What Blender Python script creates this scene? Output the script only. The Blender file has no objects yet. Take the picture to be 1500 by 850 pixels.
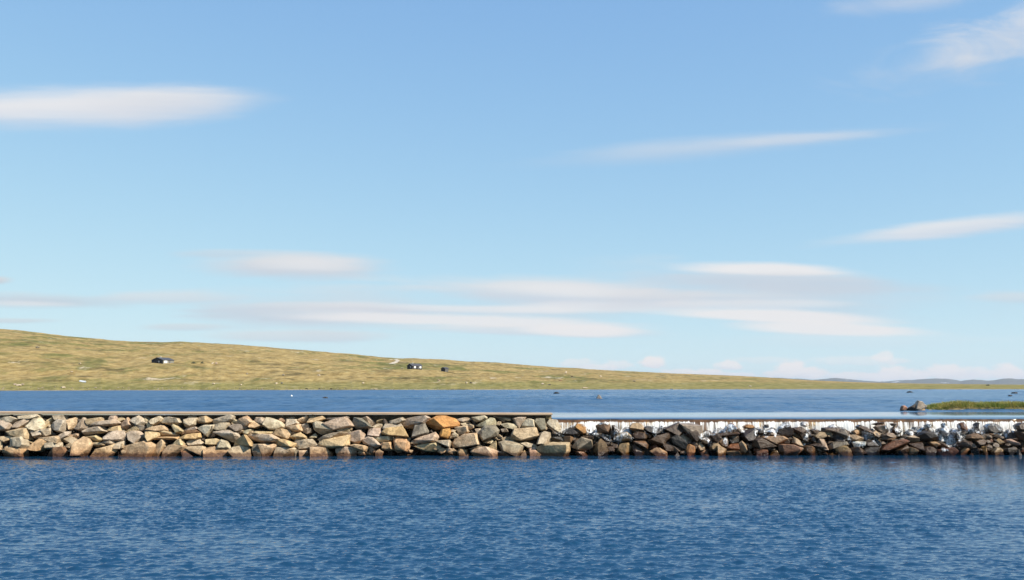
import bpy, bmesh, math, random
import numpy as np
from mathutils import Vector, noise as mnoise
from mathutils.bvhtree import BVHTree

random.seed(7)
rng = np.random.default_rng(11)
S = bpy.context.scene
COL = S.collection

# ------------------------------------------------------------------ camera
W0, H0, F = 1500.0, 850.0, 1458.0
CZ = 2.75                                   # eye height above the lower water
PITCH = math.atan(142.3 / F)
ROLL = math.radians(-0.075)
cam_d = bpy.data.cameras.new('camera')
cam = bpy.data.objects.new('camera', cam_d)
COL.objects.link(cam)
cam_d.sensor_width = 36.0
cam_d.lens = 36.0 * F / W0
cam_d.clip_start = 0.1
cam_d.clip_end = 60000
cam.location = (0, 0, CZ)
from mathutils import Matrix
cam.rotation_euler = (Matrix.Rotation(math.pi / 2 + PITCH, 3, 'X') @ Matrix.Rotation(ROLL, 3, 'Z')).to_euler()
S.camera = cam
CM = cam.rotation_euler.to_matrix()

def ray(px, py):
    """World direction of a photo pixel (1500 x 850)."""
    return (CM @ Vector(((px - W0 / 2) / F, (H0 / 2 - py) / F, -1.0))).normalized()

def at_y(px, py, y):
    d = ray(px, py)
    return Vector((0, 0, CZ)) + d * (y / d.y)

def at_z(px, py, z):
    d = ray(px, py)
    return Vector((0, 0, CZ)) + d * ((z - CZ) / d.z)

# ------------------------------------------------------------------ helpers
def tag(o, label=None, cat=None, group=None, kind=None):
    if label: o['label'] = label
    if cat: o['category'] = cat
    if group: o['group'] = group
    if kind: o['kind'] = kind
    return o

def link(name, me, mat=None, parent=None):
    o = bpy.data.objects.new(name, me)
    COL.objects.link(o)
    if mat: me.materials.append(mat)
    if parent: o.parent = parent
    return o

def empty(name, loc, rz=0.0):
    o = bpy.data.objects.new(name, None)
    COL.objects.link(o)
    o.location = loc
    o.rotation_euler = (0, 0, rz)
    o.empty_display_size = 0.1
    return o

def mesh_from(name, verts, faces, smooth=False):
    me = bpy.data.meshes.new(name)
    me.from_pydata([tuple(v) for v in verts], [], faces)
    me.update()
    if smooth:
        me.polygons.foreach_set('use_smooth', [True] * len(me.polygons))
    return me

def grid_mesh(name, P, mask=None, smooth=True):
    """P: (n, m, 3) array of points; quads where mask allows."""
    n, m = P.shape[:2]
    idx = np.arange(n * m).reshape(n, m)
    q = np.stack([idx[:-1, :-1], idx[:-1, 1:], idx[1:, 1:], idx[1:, :-1]], -1)
    q = q[mask] if mask is not None else q.reshape(-1, 4)
    q = q.reshape(-1, 4)
    me = bpy.data.meshes.new(name)
    me.vertices.add(n * m)
    me.vertices.foreach_set('co', P.reshape(-1).astype(np.float32))
    me.loops.add(len(q) * 4)
    me.loops.foreach_set('vertex_index', q.reshape(-1).astype(np.int32))
    me.polygons.add(len(q))
    me.polygons.foreach_set('loop_start', np.arange(0, len(q) * 4, 4, dtype=np.int32))
    me.polygons.foreach_set('loop_total', np.full(len(q), 4, np.int32))
    me.polygons.foreach_set('use_smooth', np.full(len(q), smooth))
    me.update(calc_edges=True)
    me.validate()
    return me

def bm_box(bm, x0, x1, y0, y1, z0, z1, bevel=0.0):
    r = bmesh.ops.create_cube(bm, size=1.0)
    for v in r['verts']:
        v.co = Vector(((x0 + x1) / 2 + v.co.x * (x1 - x0), (y0 + y1) / 2 + v.co.y * (y1 - y0), (z0 + z1) / 2 + v.co.z * (z1 - z0)))
    if bevel:
        es = list({e for v in r['verts'] for e in v.link_edges})
        bmesh.ops.bevel(bm, geom=es, offset=bevel, segments=2, affect='EDGES')

def bm_obj(name, bm, mat=None, parent=None, smooth=False):
    me = bpy.data.meshes.new(name)
    bm.to_mesh(me)
    bm.free()
    if smooth:
        me.polygons.foreach_set('use_smooth', [True] * len(me.polygons))
    return link(name, me, mat, parent)

# ------------------------------------------------------------------ node helpers
class NT:
    def __init__(self, tree):
        self.t = tree
        self.n = tree.nodes
        self.l = tree.links
    def new(self, typ, **kw):
        nd = self.n.new(typ)
        for k, v in kw.items():
            setattr(nd, k, v)
        return nd
    def put(self, sock, v):
        if isinstance(v, bpy.types.NodeSocket):
            self.l.new(v, sock)
        elif v is not None:
            sock.default_value = v
    def math(self, op, a, b=None, c=None, clamp=False):
        nd = self.new('ShaderNodeMath', operation=op, use_clamp=clamp)
        self.put(nd.inputs[0], a)
        if b is not None: self.put(nd.inputs[1], b)
        if c is not None: self.put(nd.inputs[2], c)
        return nd.outputs[0]
    def mix(self, fac, a, b, blend='MIX'):
        nd = self.new('ShaderNodeMix', data_type='RGBA', blend_type=blend)
        self.put(nd.inputs[0], fac)
        self.put(nd.inputs[6], a if isinstance(a, bpy.types.NodeSocket) else (*a, 1.0))
        self.put(nd.inputs[7], b if isinstance(b, bpy.types.NodeSocket) else (*b, 1.0))
        return nd.outputs[2]
    def noise(self, vec, scale=1.0, detail=4.0, rough=0.55, dist=0.0):
        nd = self.new('ShaderNodeTexNoise')
        self.put(nd.inputs['Vector'], vec)
        nd.inputs['Scale'].default_value = scale
        nd.inputs['Detail'].default_value = detail
        nd.inputs['Roughness'].default_value = rough
        nd.inputs['Distortion'].default_value = dist
        return nd.outputs['Fac']
    def scale(self, vec, s, loc=(0, 0, 0)):
        nd = self.new('ShaderNodeMapping')
        self.put(nd.inputs['Vector'], vec)
        nd.inputs['Scale'].default_value = s
        nd.inputs['Location'].default_value = loc
        return nd.outputs[0]
    def step(self, v, lo, hi, a=0.0, b=1.0):
        nd = self.new('ShaderNodeMapRange', interpolation_type='SMOOTHSTEP')
        self.put(nd.inputs[0], v)
        nd.inputs[1].default_value = lo
        nd.inputs[2].default_value = hi
        nd.inputs[3].default_value = a
        nd.inputs[4].default_value = b
        return nd.outputs[0]
    def bump(self, h, strength=0.5, dist=0.1, normal=None):
        nd = self.new('ShaderNodeBump')
        nd.inputs['Strength'].default_value = strength
        nd.inputs['Distance'].default_value = dist
        self.put(nd.inputs['Height'], h)
        if normal is not None: self.put(nd.inputs['Normal'], normal)
        return nd.outputs[0]

def material(name):
    m = bpy.data.materials.new(name)
    m.use_nodes = True
    m.node_tree.nodes.clear()
    t = NT(m.node_tree)
    out = t.new('ShaderNodeOutputMaterial')
    b = t.new('ShaderNodeBsdfPrincipled')
    t.l.new(b.outputs[0], out.inputs[0])
    return m, t, b, out

def world_pos(t):
    return t.new('ShaderNodeNewGeometry').outputs['Position']

def obj_pos(t):
    return t.new('ShaderNodeTexCoord').outputs['Object']

def xyz(t, v):
    nd = t.new('ShaderNodeSeparateXYZ')
    t.put(nd.inputs[0], v)
    return nd.outputs

def simple(name, col, rough=0.8, var=0.25, scale=4.0, spec=0.3):
    m, t, b, _ = material(name)
    n = t.noise(obj_pos(t), scale, 5)
    c = t.mix(t.step(n, 0.3, 0.7), tuple(x * (1 - var) for x in col), tuple(min(1, x * (1 + var)) for x in col))
    t.put(b.inputs['Base Color'], c)
    b.inputs['Roughness'].default_value = rough
    b.inputs['Specular IOR Level'].default_value = spec
    t.put(b.inputs['Normal'], t.bump(n, 0.3, 0.03))
    return m
# Outlines of the stones as they lie in the dam: one line per stone, colour letter, then x y pairs (tile of 150 px, y from 598)
STONES = ["""
p 0 13 10 12 19 11 31 15 26 17 24 20 17 23 16 20 0 20
p 10 12 12 9 17 8 19 11 12 13
g -6 19 16 20 16 31 11 33 -6 32
g 21 29 24 21 33 18 40 15 44 18 38 25 32 29
p 29 11 58 8 61 11 48 15 40 14 32 15
p 40 25 46 20 50 14 58 12 69 23 67 30 58 33 46 30
t 58 12 70 15 66 18 62 18
t 66 24 70 16 80 11 79 14 76 17 76 25 70 27
g 81 10 97 9 98 16 84 17 81 15
g 78 22 84 17 96 18 98 23 95 36 84 35 77 30
t 99 16 113 12 114 17 112 26 107 30 104 31 102 20
s 115 16 122 16 120 20 116 20
g 111 31 118 25 124 15 128 20 131 29 122 30 118 33
g 120 32 131 29 150 28 158 35 140 37 127 41 123 38
t 128 15 136 14 149 12 152 14 150 19 140 22 131 24 128 20
p 132 27 140 22 160 19 170 18 175 22 168 25 150 27
t 10 35 25 31 42 29 43 33 40 40 46 46 38 46 32 41 16 40
p 44 30 58 31 62 33 66 36 66 41 52 44 46 36
p 62 32 74 30 77 39 70 42 62 42
s 78 38 84 37 83 40 77 40
p 86 41 96 35 104 35 101 41 91 46
t -5 42 17 41 18 45 10 49 -5 48
g 17 45 33 42 40 49 41 55 36 60 22 59 15 57
t 5 61 16 58 38 60 40 65 30 66 8 65
t 40 47 50 50 46 55 41 53
o 44 60 50 51 58 46 71 48 69 58 60 63 52 62
t 60 44 84 41 90 44 88 52 78 51 70 48
g 70 51 81 50 90 51 89 57 78 61 70 58
b 68 65 82 60 94 58 102 65 84 67
p 94 56 101 54 107 58 101 61
g 94 44 105 42 114 47 111 55 103 50 95 49
s 103 41 110 36 115 38 115 43 106 43
t 109 57 112 49 122 43 130 46 135 53 132 57 124 65 110 65
t 125 43 142 40 148 46 145 50 138 50 136 46
t 135 53 138 50 150 51 157 53 155 57 140 57
t 132 66 142 60 158 56 168 53 171 58 170 63 160 66
p -8 48 2 50 2 58 -6 60
""", """
g 10 15 14 10 21 10 23 16 22 19 11 18
t 23 16 27 11 32 13 36 16 28 19 25 19
t 28 22 34 16 38 12 40 16 46 24 40 26 35 31 30 29
p 42 18 46 13 54 10 60 14 64 19 60 23 56 25 50 20 44 20
g 60 12 64 10 71 15 68 19 64 19
p 69 19 72 15 84 10 88 14 86 18 78 24 74 23
p 86 20 90 13 100 12 113 14 116 20 110 25 106 22 90 21
g 85 21 91 21 93 26 88 26
p 114 13 120 10 123 13 121 15 115 14
p 125 12 130 8 138 10 138 13 134 16 128 15
p 119 17 127 15 138 15 136 24 131 27 122 27 120 22
t 138 17 143 12 152 10 162 17 156 20 150 21 141 20
t 7 33 13 27 28 26 33 31 32 35 20 34 12 36
g 2 45 10 37 18 34 30 34 34 41 32 48 20 49 4 48
t 34 34 48 26 53 31 52 35 44 35
g 36 37 44 34 54 34 62 42 60 48 56 52 50 53 40 47
d 45 20 52 24 60 26 66 28 64 33 58 33 52 28
t 66 22 70 22 76 27 70 31 67 28
t 68 32 76 27 88 26 92 29 96 33 88 32 80 34
t 64 34 74 32 82 36 84 40 74 42 70 48 66 42
t 80 40 84 35 92 34 110 38 112 42 92 41
o 72 46 75 42 110 42 110 46 85 46
t 101 26 104 24 112 28 121 34 117 37 110 37 105 32
p 122 33 126 29 138 28 141 31 135 34
b 116 36 124 34 138 33 145 36 136 38 118 40
o 112 44 124 39 142 37 145 43 140 46 120 46
p 141 30 148 26 163 25 163 30 154 42 148 38
s 142 37 150 42 150 48 147 47
t 27 65 34 56 48 54 60 56 65 48 78 56 74 65 60 66 40 67
t 74 62 84 52 88 46 92 52 90 62 86 66 76 66
t 105 52 110 46 116 45 121 52 121 55 107 55
t 91 62 98 55 108 53 122 55 123 60 114 65 92 66
p 127 51 132 45 143 43 148 53 138 57 130 55
t 123 57 128 56 150 57 152 65 140 61 124 61
b 115 63 125 62 140 66 120 67
g 18 54 20 50 32 49 33 57 28 60 20 60
p 0 50 8 47 16 47 18 52 10 54 0 53
s 21 64 25 63 26 66 21 67
""", """
g 14 17 20 13 40 9 44 11 42 16 34 20 24 22 15 23
g 14 25 24 22 34 21 36 24 33 32 20 33 14 31
p 38 20 44 15 50 19 52 24 44 25 39 22
t 47 20 52 15 58 12 62 10 66 15 70 19 64 24 52 24
d 36 26 44 24 62 23 63 28 54 34 48 34 36 31
t 63 25 70 19 80 21 86 26 76 30 66 29
p 72 18 76 12 84 12 90 14 90 20 86 22 80 18
p 86 24 91 13 98 14 110 18 116 23 118 28 108 32 96 31
s 109 16 112 13 118 15 120 19 112 20
p 120 13 131 11 134 16 132 18 121 17
p 119 24 121 17 134 17 137 22 136 26 120 28
t 135 17 142 12 150 9 152 12 150 16 148 21 138 20
t 118 28 136 25 140 24 142 33 132 36 128 32
p 55 35 60 31 70 31 69 37 64 39 58 38
t 71 37 75 34 102 35 100 38 80 39
o 45 34 50 32 52 37 50 40 46 37
g 15 36 20 33 38 33 48 38 50 44 44 49 40 49 28 43
g 6 43 13 33 17 37 14 42
d 0 25 13 26 13 29 6 41 0 40
g 142 25 151 23 153 32 150 38 144 35
o 44 54 46 48 54 42 60 40 68 49 70 56 66 56 60 51 50 54
s 66 44 66 40 76 38 100 39 112 46 106 50 88 51 74 48
t 103 36 106 32 114 31 124 33 126 36 124 46 116 46 106 42 102 40
o 104 55 108 47 116 46 133 52 130 58 118 57
p 99 66 106 58 118 56 132 59 130 66 115 67
d 70 54 77 53 84 60 86 67 76 67 70 62
t 78 54 84 54 90 57 100 53 106 54 100 60 95 66 86 67 83 59
p 38 62 44 57 56 54 64 57 71 66 52 67 40 66
t 4 46 16 45 21 47 18 53 10 55 5 52
g 20 53 24 47 32 49 37 58 36 62 30 58 19 58
t 0 62 10 57 20 56 34 58 36 66 10 67 3 66
t 126 42 131 39 140 36 148 42 148 46 140 47 130 47
g 132 55 134 48 148 46 157 46 164 55 154 59 140 60
d 131 62 138 61 139 67 132 67
p 138 62 150 62 154 66 140 67
""", """
p 3 11 8 8 13 9 14 12 6 14
t 0 20 4 14 14 12 22 10 26 14 18 17 8 20
d 28 13 50 12 60 11 61 13 46 15 34 17
g 22 22 36 18 44 14 56 12 64 20 68 25 58 26 52 27 42 32 36 28 24 26
p 10 22 13 19 18 20 21 24 24 30 38 27 42 34 36 37 28 38 20 38 12 31
d 67 22 70 13 80 14 90 22 95 27 82 30 72 28
p 78 14 84 12 88 10 92 12 100 21 92 26 84 18
p 44 33 50 28 58 27 63 31 63 36 58 38 48 35
g 17 46 24 41 36 37 50 35 58 36 56 40 36 44 22 48
t 19 52 24 47 40 44 60 40 60 53 58 57 32 59 20 57
s 60 38 74 33 78 33 86 42 80 48 74 53 70 50 62 48
o 78 31 86 30 85 35 80 34
g 89 41 91 32 98 30 106 30 109 35 108 43 96 42
g 94 28 104 23 110 24 110 30 98 30
t 101 20 104 17 112 16 112 23 104 24
p 113 14 115 15 119 22 118 24 113 20
g 120 22 122 17 139 12 143 16 138 20 130 22
g 112 30 115 24 136 23 139 27 130 30 114 31
o 110 37 114 31 139 29 147 43 138 41 120 41
g 134 22 142 17 160 13 175 11 179 14 172 21 158 25 156 28 146 27
g 81 47 90 42 96 43 100 50 108 54 100 58 90 54 84 52
p 96 43 108 42 122 41 124 47 112 50 106 52 99 48
o 109 52 112 51 122 50 126 61 118 62 110 60
o 127 47 133 42 148 48 149 56 146 63 136 62 128 61 127 54
s 90 57 96 56 100 62 97 67 92 66 88 60
t 100 64 106 60 112 64 108 66 101 67
t 62 55 70 53 84 55 88 57 86 64 72 62
p 43 60 56 57 70 58 71 66 56 66 44 65
t 5 58 16 57 28 58 38 66 22 67 6 66
g 3 43 12 37 15 40 15 43 8 45
t 148 53 156 52 156 56 149 58
p 0 31 6 30 6 36 0 38
""", """
d 4 42 8 26 22 24 27 34 26 37 14 40 5 43
O 24 20 34 15 42 10 54 11 61 16 73 17 73 24 69 27 60 26 50 29 40 30 36 28
p 62 16 82 12 90 13 92 15 80 18 72 17
p 92 12 110 9 114 12 112 16 104 17 96 19
p 74 23 84 19 87 22 90 26 88 28 78 27
t 66 28 72 27 85 26 87 34 80 38 74 39 69 32
O 45 36 48 30 58 30 60 34 59 40 56 44 45 42
p 62 38 66 35 72 39 72 43 64 43
s 8 46 14 43 28 39 36 36 42 43 38 49 20 52 9 50
t 29 34 32 32 36 37 34 38
t 63 52 68 46 80 39 96 38 101 53 92 54 72 58 65 57
p 38 48 58 47 60 50 58 58 50 53
t 8 56 20 53 40 51 44 61 38 64 22 63 12 58
p 5 66 14 65 30 66 28 67
p 34 66 44 65 47 67 38 68
p 48 61 58 59 68 62 66 65 54 65
t 70 64 74 59 84 61 88 66 87 68 72 67
s 92 63 108 57 114 58 117 63 128 62 128 67 100 67
t 113 59 126 48 128 61 118 60
p 109 50 118 45 124 48 119 52
p 98 24 110 18 118 13 124 14 126 19 125 27 114 29 108 26
d 104 42 105 33 110 27 124 26 130 33 128 40 120 43 108 48
p 96 31 104 30 104 38 99 38
p 90 18 93 18 98 25 95 25
t 88 32 96 35 94 37
p 123 10 134 12 148 13 148 16 138 17
s 128 18 134 17 140 21 138 22
g 134 24 144 22 156 24 158 28 152 31 140 28
g 134 31 142 30 145 35 136 35
t 127 47 146 42 148 45 134 47
t 127 43 135 40 136 44 128 46
g 132 51 140 48 150 48 166 55 164 60 158 66 137 64
d 86 60 96 56 105 55 104 58 92 60
s 129 64 150 64 150 67 130 67
""", """
p 2 14 8 12 20 12 18 16 12 26 10 30 6 24 4 17
p 13 27 18 18 24 16 31 18 33 28 24 30 14 29
p 24 13 29 12 30 16 26 16
d 33 20 36 16 47 16 50 31 44 33 36 31
t 1 40 4 32 22 30 34 30 37 40 34 44 14 49 0 46
g 36 53 40 44 42 38 47 35 55 37 56 50 46 53
p 12 51 20 50 32 53 30 58 24 58 16 54
s 25 60 33 57 36 64 36 67 26 66
t 8 67 18 62 24 66 22 68
t 39 58 46 53 60 51 82 51 82 62 76 65 60 66 42 65
b 66 67 80 64 86 67 84 69
k 57 43 72 42 76 50 58 51
b 75 42 86 41 90 44 86 52 82 54 77 49
p 52 22 56 17 66 18 72 30 72 36 62 33 54 27
k 74 38 80 31 90 32 99 38 92 40 78 40
O 91 26 96 21 104 22 109 28 108 35 104 36 98 30
k 88 31 96 29 106 36 104 39 96 36
p 87 57 94 49 102 43 116 47 118 58 106 63 96 61
b 120 62 124 52 130 45 137 52 136 56 140 63 138 67 124 67
s 93 63 106 64 115 66 108 68 97 68
p 120 66 136 65 138 68 122 68
b 123 24 132 19 142 19 146 30 142 36 126 34
k 146 24 150 23 158 30 154 36 147 34
k 138 56 150 55 150 64 140 64
k 103 40 118 41 120 46 106 44
k 130 40 140 44 146 50 143 55 136 48
""", """
t 22 28 26 21 36 20 43 25 42 31 30 32
k 42 31 46 27 56 27 64 29 70 33 68 38 58 40 48 36
k 27 38 33 34 44 36 48 42 46 46 34 47 28 45
b 46 38 54 39 56 43 50 46
t 2 43 8 37 18 35 24 40 26 47 14 48 4 48
t 4 62 8 53 20 51 25 58 25 64 16 67 6 64
b 27 49 44 48 50 54 48 60 38 56 30 52
k 26 55 30 53 44 63 40 67 27 67
r 46 66 56 64 60 67 52 69
t 52 63 62 58 66 58 76 64 77 66 68 68 60 66
r 52 58 60 53 65 57 58 60
k 50 48 60 41 70 39 80 37 82 42 74 48 70 55 56 54
k 68 52 76 48 86 56 86 64 74 64
s 84 54 98 60 96 64 86 64
k 82 44 92 39 102 48 106 53 104 62 98 60 84 52
p 92 39 100 38 114 47 112 50 105 52 98 46
k 70 29 84 26 92 20 95 19 93 24 101 32 100 38 92 40 80 35
g 76 32 80 31 90 39 88 41
g 95 21 110 21 128 24 130 38 128 42 110 38 103 32
k 106 33 120 31 123 35 126 43 120 52 114 46 108 40
O 103 63 104 56 110 53 117 56 118 64 114 67 106 67
t 120 56 124 49 132 56 132 62 124 63
b 124 45 136 44 140 47 138 52 132 53
k 139 40 146 38 152 38 156 44 150 51 144 48
t 139 57 144 52 152 52 158 58 152 63 142 62
s 124 64 134 61 140 66 128 68
p 82 66 92 64 98 66 88 68
""", """
O 9 32 14 25 22 20 28 25 30 29 20 32 12 35
O 38 27 44 24 52 25 56 29 48 31 40 30
p 30 31 35 28 39 33 36 38 31 34
k 40 33 56 30 57 40 54 48 42 49 36 42
k 0 39 12 36 30 35 34 38 28 41 4 42
k 15 46 22 41 32 43 32 50 20 53
s 2 46 13 43 16 48 15 57 8 56 4 52
r 15 58 20 53 32 52 34 60 28 63 17 62
t 32 52 37 48 43 54 44 62 38 65 34 61
t 0 55 6 56 14 60 12 65 0 66
t 14 64 32 63 40 66 20 68
p 42 64 48 62 54 66 50 68 43 67
g 43 53 50 53 54 56 50 59 44 58
k 54 46 64 43 68 52 88 56 80 60 60 59 52 56
t 65 43 74 41 86 42 97 41 104 45 100 51 90 52 86 54 72 50
k 59 36 62 31 70 31 72 36 66 40 60 39
k 67 27 70 22 76 22 75 27 70 28
g 74 33 80 30 85 33 84 40 76 40
k 86 34 92 27 104 25 109 32 110 40 102 44 92 42
k 93 24 97 19 105 19 108 24 107 28 98 26
s 122 22 126 17 134 18 134 24 129 27 123 24
k 110 29 124 27 131 33 124 36 112 35
b 108 37 118 36 124 40 122 45 112 42
k 120 37 130 34 134 38 132 45 124 46
s 110 51 112 42 120 46 124 53 126 57 118 56
S 91 54 98 53 112 54 124 59 125 64 112 66 94 66
b 128 64 130 55 138 55 148 62 148 65 136 66
r 55 60 62 58 74 60 76 65 64 67 54 66
t 72 67 82 63 88 62 93 66 84 68
t 76 61 84 58 88 62 80 63
k 137 32 144 30 150 33 150 38 140 38
p 139 45 143 42 146 46 143 51 139 48
t 142 41 150 35 158 35 160 41 152 44 146 44
k 136 54 150 51 160 58 150 64 146 60
""", """
k 13 26 20 22 30 27 16 27
k 4 29 12 28 34 28 40 33 28 35 20 34 4 34
p 7 35 18 34 19 42 12 42
k 18 42 24 35 38 45 34 50 20 50
d 22 35 36 30 41 36 40 42 32 44
s 0 45 6 44 10 52 12 62 6 62 0 56
d 14 56 20 50 40 49 43 54 32 57 22 60 14 62
o 23 60 28 56 38 55 44 60 48 67 38 68 30 66
t 24 67 28 64 32 66 30 69
k 46 59 56 57 63 60 62 66 50 66
k 64 58 72 56 86 56 88 60 86 65 70 66 63 64
w 48 50 56 48 67 50 66 56 52 57
k 66 51 70 47 80 47 87 55 74 56 68 55
t 40 46 42 40 52 38 58 42 64 44 62 48 50 48
o 48 34 54 30 62 29 63 36 58 40 50 38
k 53 26 58 23 70 26 74 32 78 38 66 36 62 29
k 76 22 84 19 95 19 96 22 84 24
g 80 28 86 25 94 26 100 33 98 37 88 36
t 77 36 82 32 88 38 88 42 80 41
g 94 40 100 36 108 37 114 42 108 45 100 43
b 88 46 98 42 112 43 106 48 94 49
r 92 58 100 53 112 48 126 46 130 50 124 56 110 62 98 64 88 63
k 112 62 128 54 132 58 128 66 114 66
t 128 65 132 57 140 60 144 64 140 68
k 104 21 110 20 112 23 107 25
k 105 31 112 24 116 26 112 34 114 39 106 36
k 142 42 148 36 156 33 166 36 174 42 174 49 158 46 146 47
g 127 42 136 39 147 44 146 49 134 50
k 130 52 150 50 150 62 142 61 134 56
p 88 66 98 65 108 66 98 68
""", """
d 4 23 10 21 14 25 10 29 5 27
g 28 32 32 27 37 25 40 32 38 38 32 38
s 28 22 33 20 34 25 30 26
r 54 22 60 19 66 25 63 33 58 33 55 28
k 75 22 79 19 84 20 84 27 78 28
d 94 25 98 21 106 21 112 27 112 32 102 35 96 32
k 108 28 115 30 112 34 104 36
k 136 24 142 20 152 19 158 27 150 31 138 30
k 139 34 150 30 160 34 160 46 142 46
k 48 36 54 34 60 42 56 46
b 64 45 68 40 80 37 88 41 90 46 76 48
k 76 48 88 44 96 48 90 54 80 54
k 52 50 60 48 72 49 70 56 58 58 52 55
r 88 53 94 48 101 44 102 48 94 54
b 98 42 108 41 104 37 96 37
o 108 47 113 44 119 50 118 54 112 53
p 104 46 108 45 110 50 106 49
s 122 47 130 45 140 52 141 55 130 55 124 51
t 134 45 140 44 141 48 137 48
o 10 50 20 49 26 54 26 57 18 57
t 9 43 14 44 14 49 10 50
k 27 52 32 51 38 58 34 60 28 60
r 20 62 36 61 44 58 50 64 42 67 24 66
o 57 62 64 57 70 60 70 64 58 65
o 88 57 94 56 95 62 92 66 88 65
p 101 64 107 58 114 58 122 64 120 67 104 67
k 120 60 134 58 140 63 124 65
t 136 60 141 60 145 65 138 66
r 146 64 156 60 162 66 148 66
k 0 58 12 56 20 62 16 66 0 66
p 0 67 10 66 12 68 0 69
g 70 50 76 52 78 58 72 60 68 57
b 34 54 44 54 46 58 38 58
k 72 62 80 58 87 60 86 66 74 65
"""]

# white water over the rocks: tile index, outline
WHITE = [
 (5, "62 14 150 14 150 22 122 24 124 38 112 38 108 28 96 20 90 27 82 30 74 38 66 40 64 36 72 34 70 24 66 18"),
 (5, "120 38 150 40 150 50 144 48 136 44 124 42"),
 (6, "0 16 45 16 60 22 70 26 72 36 69 36 66 29 48 26 42 28 40 22 28 20 22 26 22 32 24 40 27 48 22 50 22 44 10 44 8 52 4 52 0 46"),
 (6, "56 30 62 30 60 42 57 42"),
 (6, "70 28 90 22 92 20 70 22"),
 (6, "128 36 150 30 150 38 140 40 138 44 144 46 140 56 136 56 138 48 124 44"),
 (7, "0 18 40 18 40 30 42 34 36 36 34 30 26 30 20 34 0 37"),
 (7, "56 20 68 20 66 28 86 28 90 24 92 20 108 20 108 26 90 30 86 42 84 42 84 34 74 34 74 42 70 42 70 32 60 32 58 42 56 36"),
 (7, "108 16 150 16 150 32 138 30 134 30 136 38 138 40 130 52 128 56 124 52 128 44 132 38 130 30 124 26 110 26"),
 (7, "8 42 15 44 16 56 12 56 10 48"),
 (8, "0 24 18 24 40 27 52 26 56 22 60 24 50 30 42 33 36 29 20 28 4 28 0 34"),
 (8, "62 34 72 36 82 42 90 52 92 54 86 54 76 46 68 46 64 42"),
 (8, "50 49 67 50 66 56 52 56"),
 (8, "104 18 112 14 124 24 130 30 150 26 150 34 142 38 138 40 128 38 122 36 120 40 112 36 112 28 117 25 112 20"),
 (8, "96 22 106 26 106 36 98 30"),
 (8, "40 46 44 40 46 48 44 56 42 52"),
 (9, "0 16 60 16 54 22 58 34 64 34 64 42 60 46 54 50 40 48 26 48 24 40 14 34 10 30 0 30"),
 (9, "60 18 76 18 76 28 86 28 92 24 96 20 108 20 128 22 138 24 138 34 134 36 133 34 126 36 124 44 121 44 122 36 116 34 112 32 110 26 96 24 96 34 90 40 84 36 70 36 64 32"),
 (9, "34 52 48 50 54 56 44 58 38 56"),
 (9, "28 60 34 58 40 62 32 63"),
]
# ------------------------------------------------------------------ light and sky
SUN_AZ, SUN_EL = math.radians(118), math.radians(41)     # compass style: 0 = +Y, 90 = +X
sun_dir = Vector((math.sin(SUN_AZ) * math.cos(SUN_EL), math.cos(SUN_AZ) * math.cos(SUN_EL), math.sin(SUN_EL)))
sl = bpy.data.lights.new('sun', 'SUN')
sl.energy = 5.0
sl.angle = math.radians(0.53)
sl.color = (1.0, 0.93, 0.82)
so = bpy.data.objects.new('sun', sl)
COL.objects.link(so)
so.location = (0, 0, 60)
so.rotation_euler = sun_dir.to_track_quat('Z', 'Y').to_euler()

world = bpy.data.worlds.new('World')
S.world = world
world.use_nodes = True
wt = NT(world.node_tree)
wt.n.clear()
wout = wt.new('ShaderNodeOutputWorld')
wbg = wt.new('ShaderNodeBackground')
wt.l.new(wbg.outputs[0], wout.inputs[0])
SKY_STRENGTH = 0.115
wbg.inputs['Strength'].default_value = SKY_STRENGTH
sky = wt.new('ShaderNodeTexSky', sky_type='NISHITA')
sky.sun_disc = False
sky.sun_elevation = SUN_EL
sky.sun_rotation = SUN_AZ
sky.altitude = 3000
sky.air_density = 1.0
sky.dust_density = 0.0
sky.ozone_density = 4.0
gen = wt.new('ShaderNodeTexCoord').outputs['Generated']
gx, gy, gz = xyz(wt, gen)
gys = wt.math('MAXIMUM', gy, 0.02)
cu = wt.math('DIVIDE', gx, gys)              # tangent of the azimuth, north = +Y
cv = wt.math('DIVIDE', gz, gys)              # tangent of the height
comb = wt.new('ShaderNodeCombineXYZ')
wt.put(comb.inputs[0], cu); wt.put(comb.inputs[1], cv)
cuv = comb.outputs[0]
n_streak = wt.math('SUBTRACT', wt.noise(wt.scale(cuv, (3.6, 62.0, 1.0)), 1.0, 5, 0.62, 0.5), 0.5)
n_wide = wt.math('SUBTRACT', wt.noise(wt.scale(cuv, (4.0, 9.0, 1.0), (3, 1, 0)), 1.0, 4, 0.55), 0.5)
n_wisp = wt.math('SUBTRACT', wt.noise(wt.scale(cuv, (14.0, 120.0, 1.0), (2, 2, 0)), 1.0, 5, 0.7, 0.3), 0.5)
n_puff = wt.math('SUBTRACT', wt.noise(wt.scale(cuv, (55.0, 95.0, 1.0), (1, 7, 0)), 1.0, 4, 0.6), 0.5)
n_veil = wt.math('SUBTRACT', wt.noise(wt.scale(cuv, (9.0, 26.0, 1.0), (6, 1, 0)), 1.0, 6, 0.62, 0.8), 0.5)
n_lens = wt.math('ADD', wt.math('MULTIPLY', n_streak, 0.55), wt.math('MULTIPLY', n_wide, 0.9))

def uv_of(px, py):
    d = ray(px, py)
    return d.x / d.y, d.z / d.y

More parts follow.
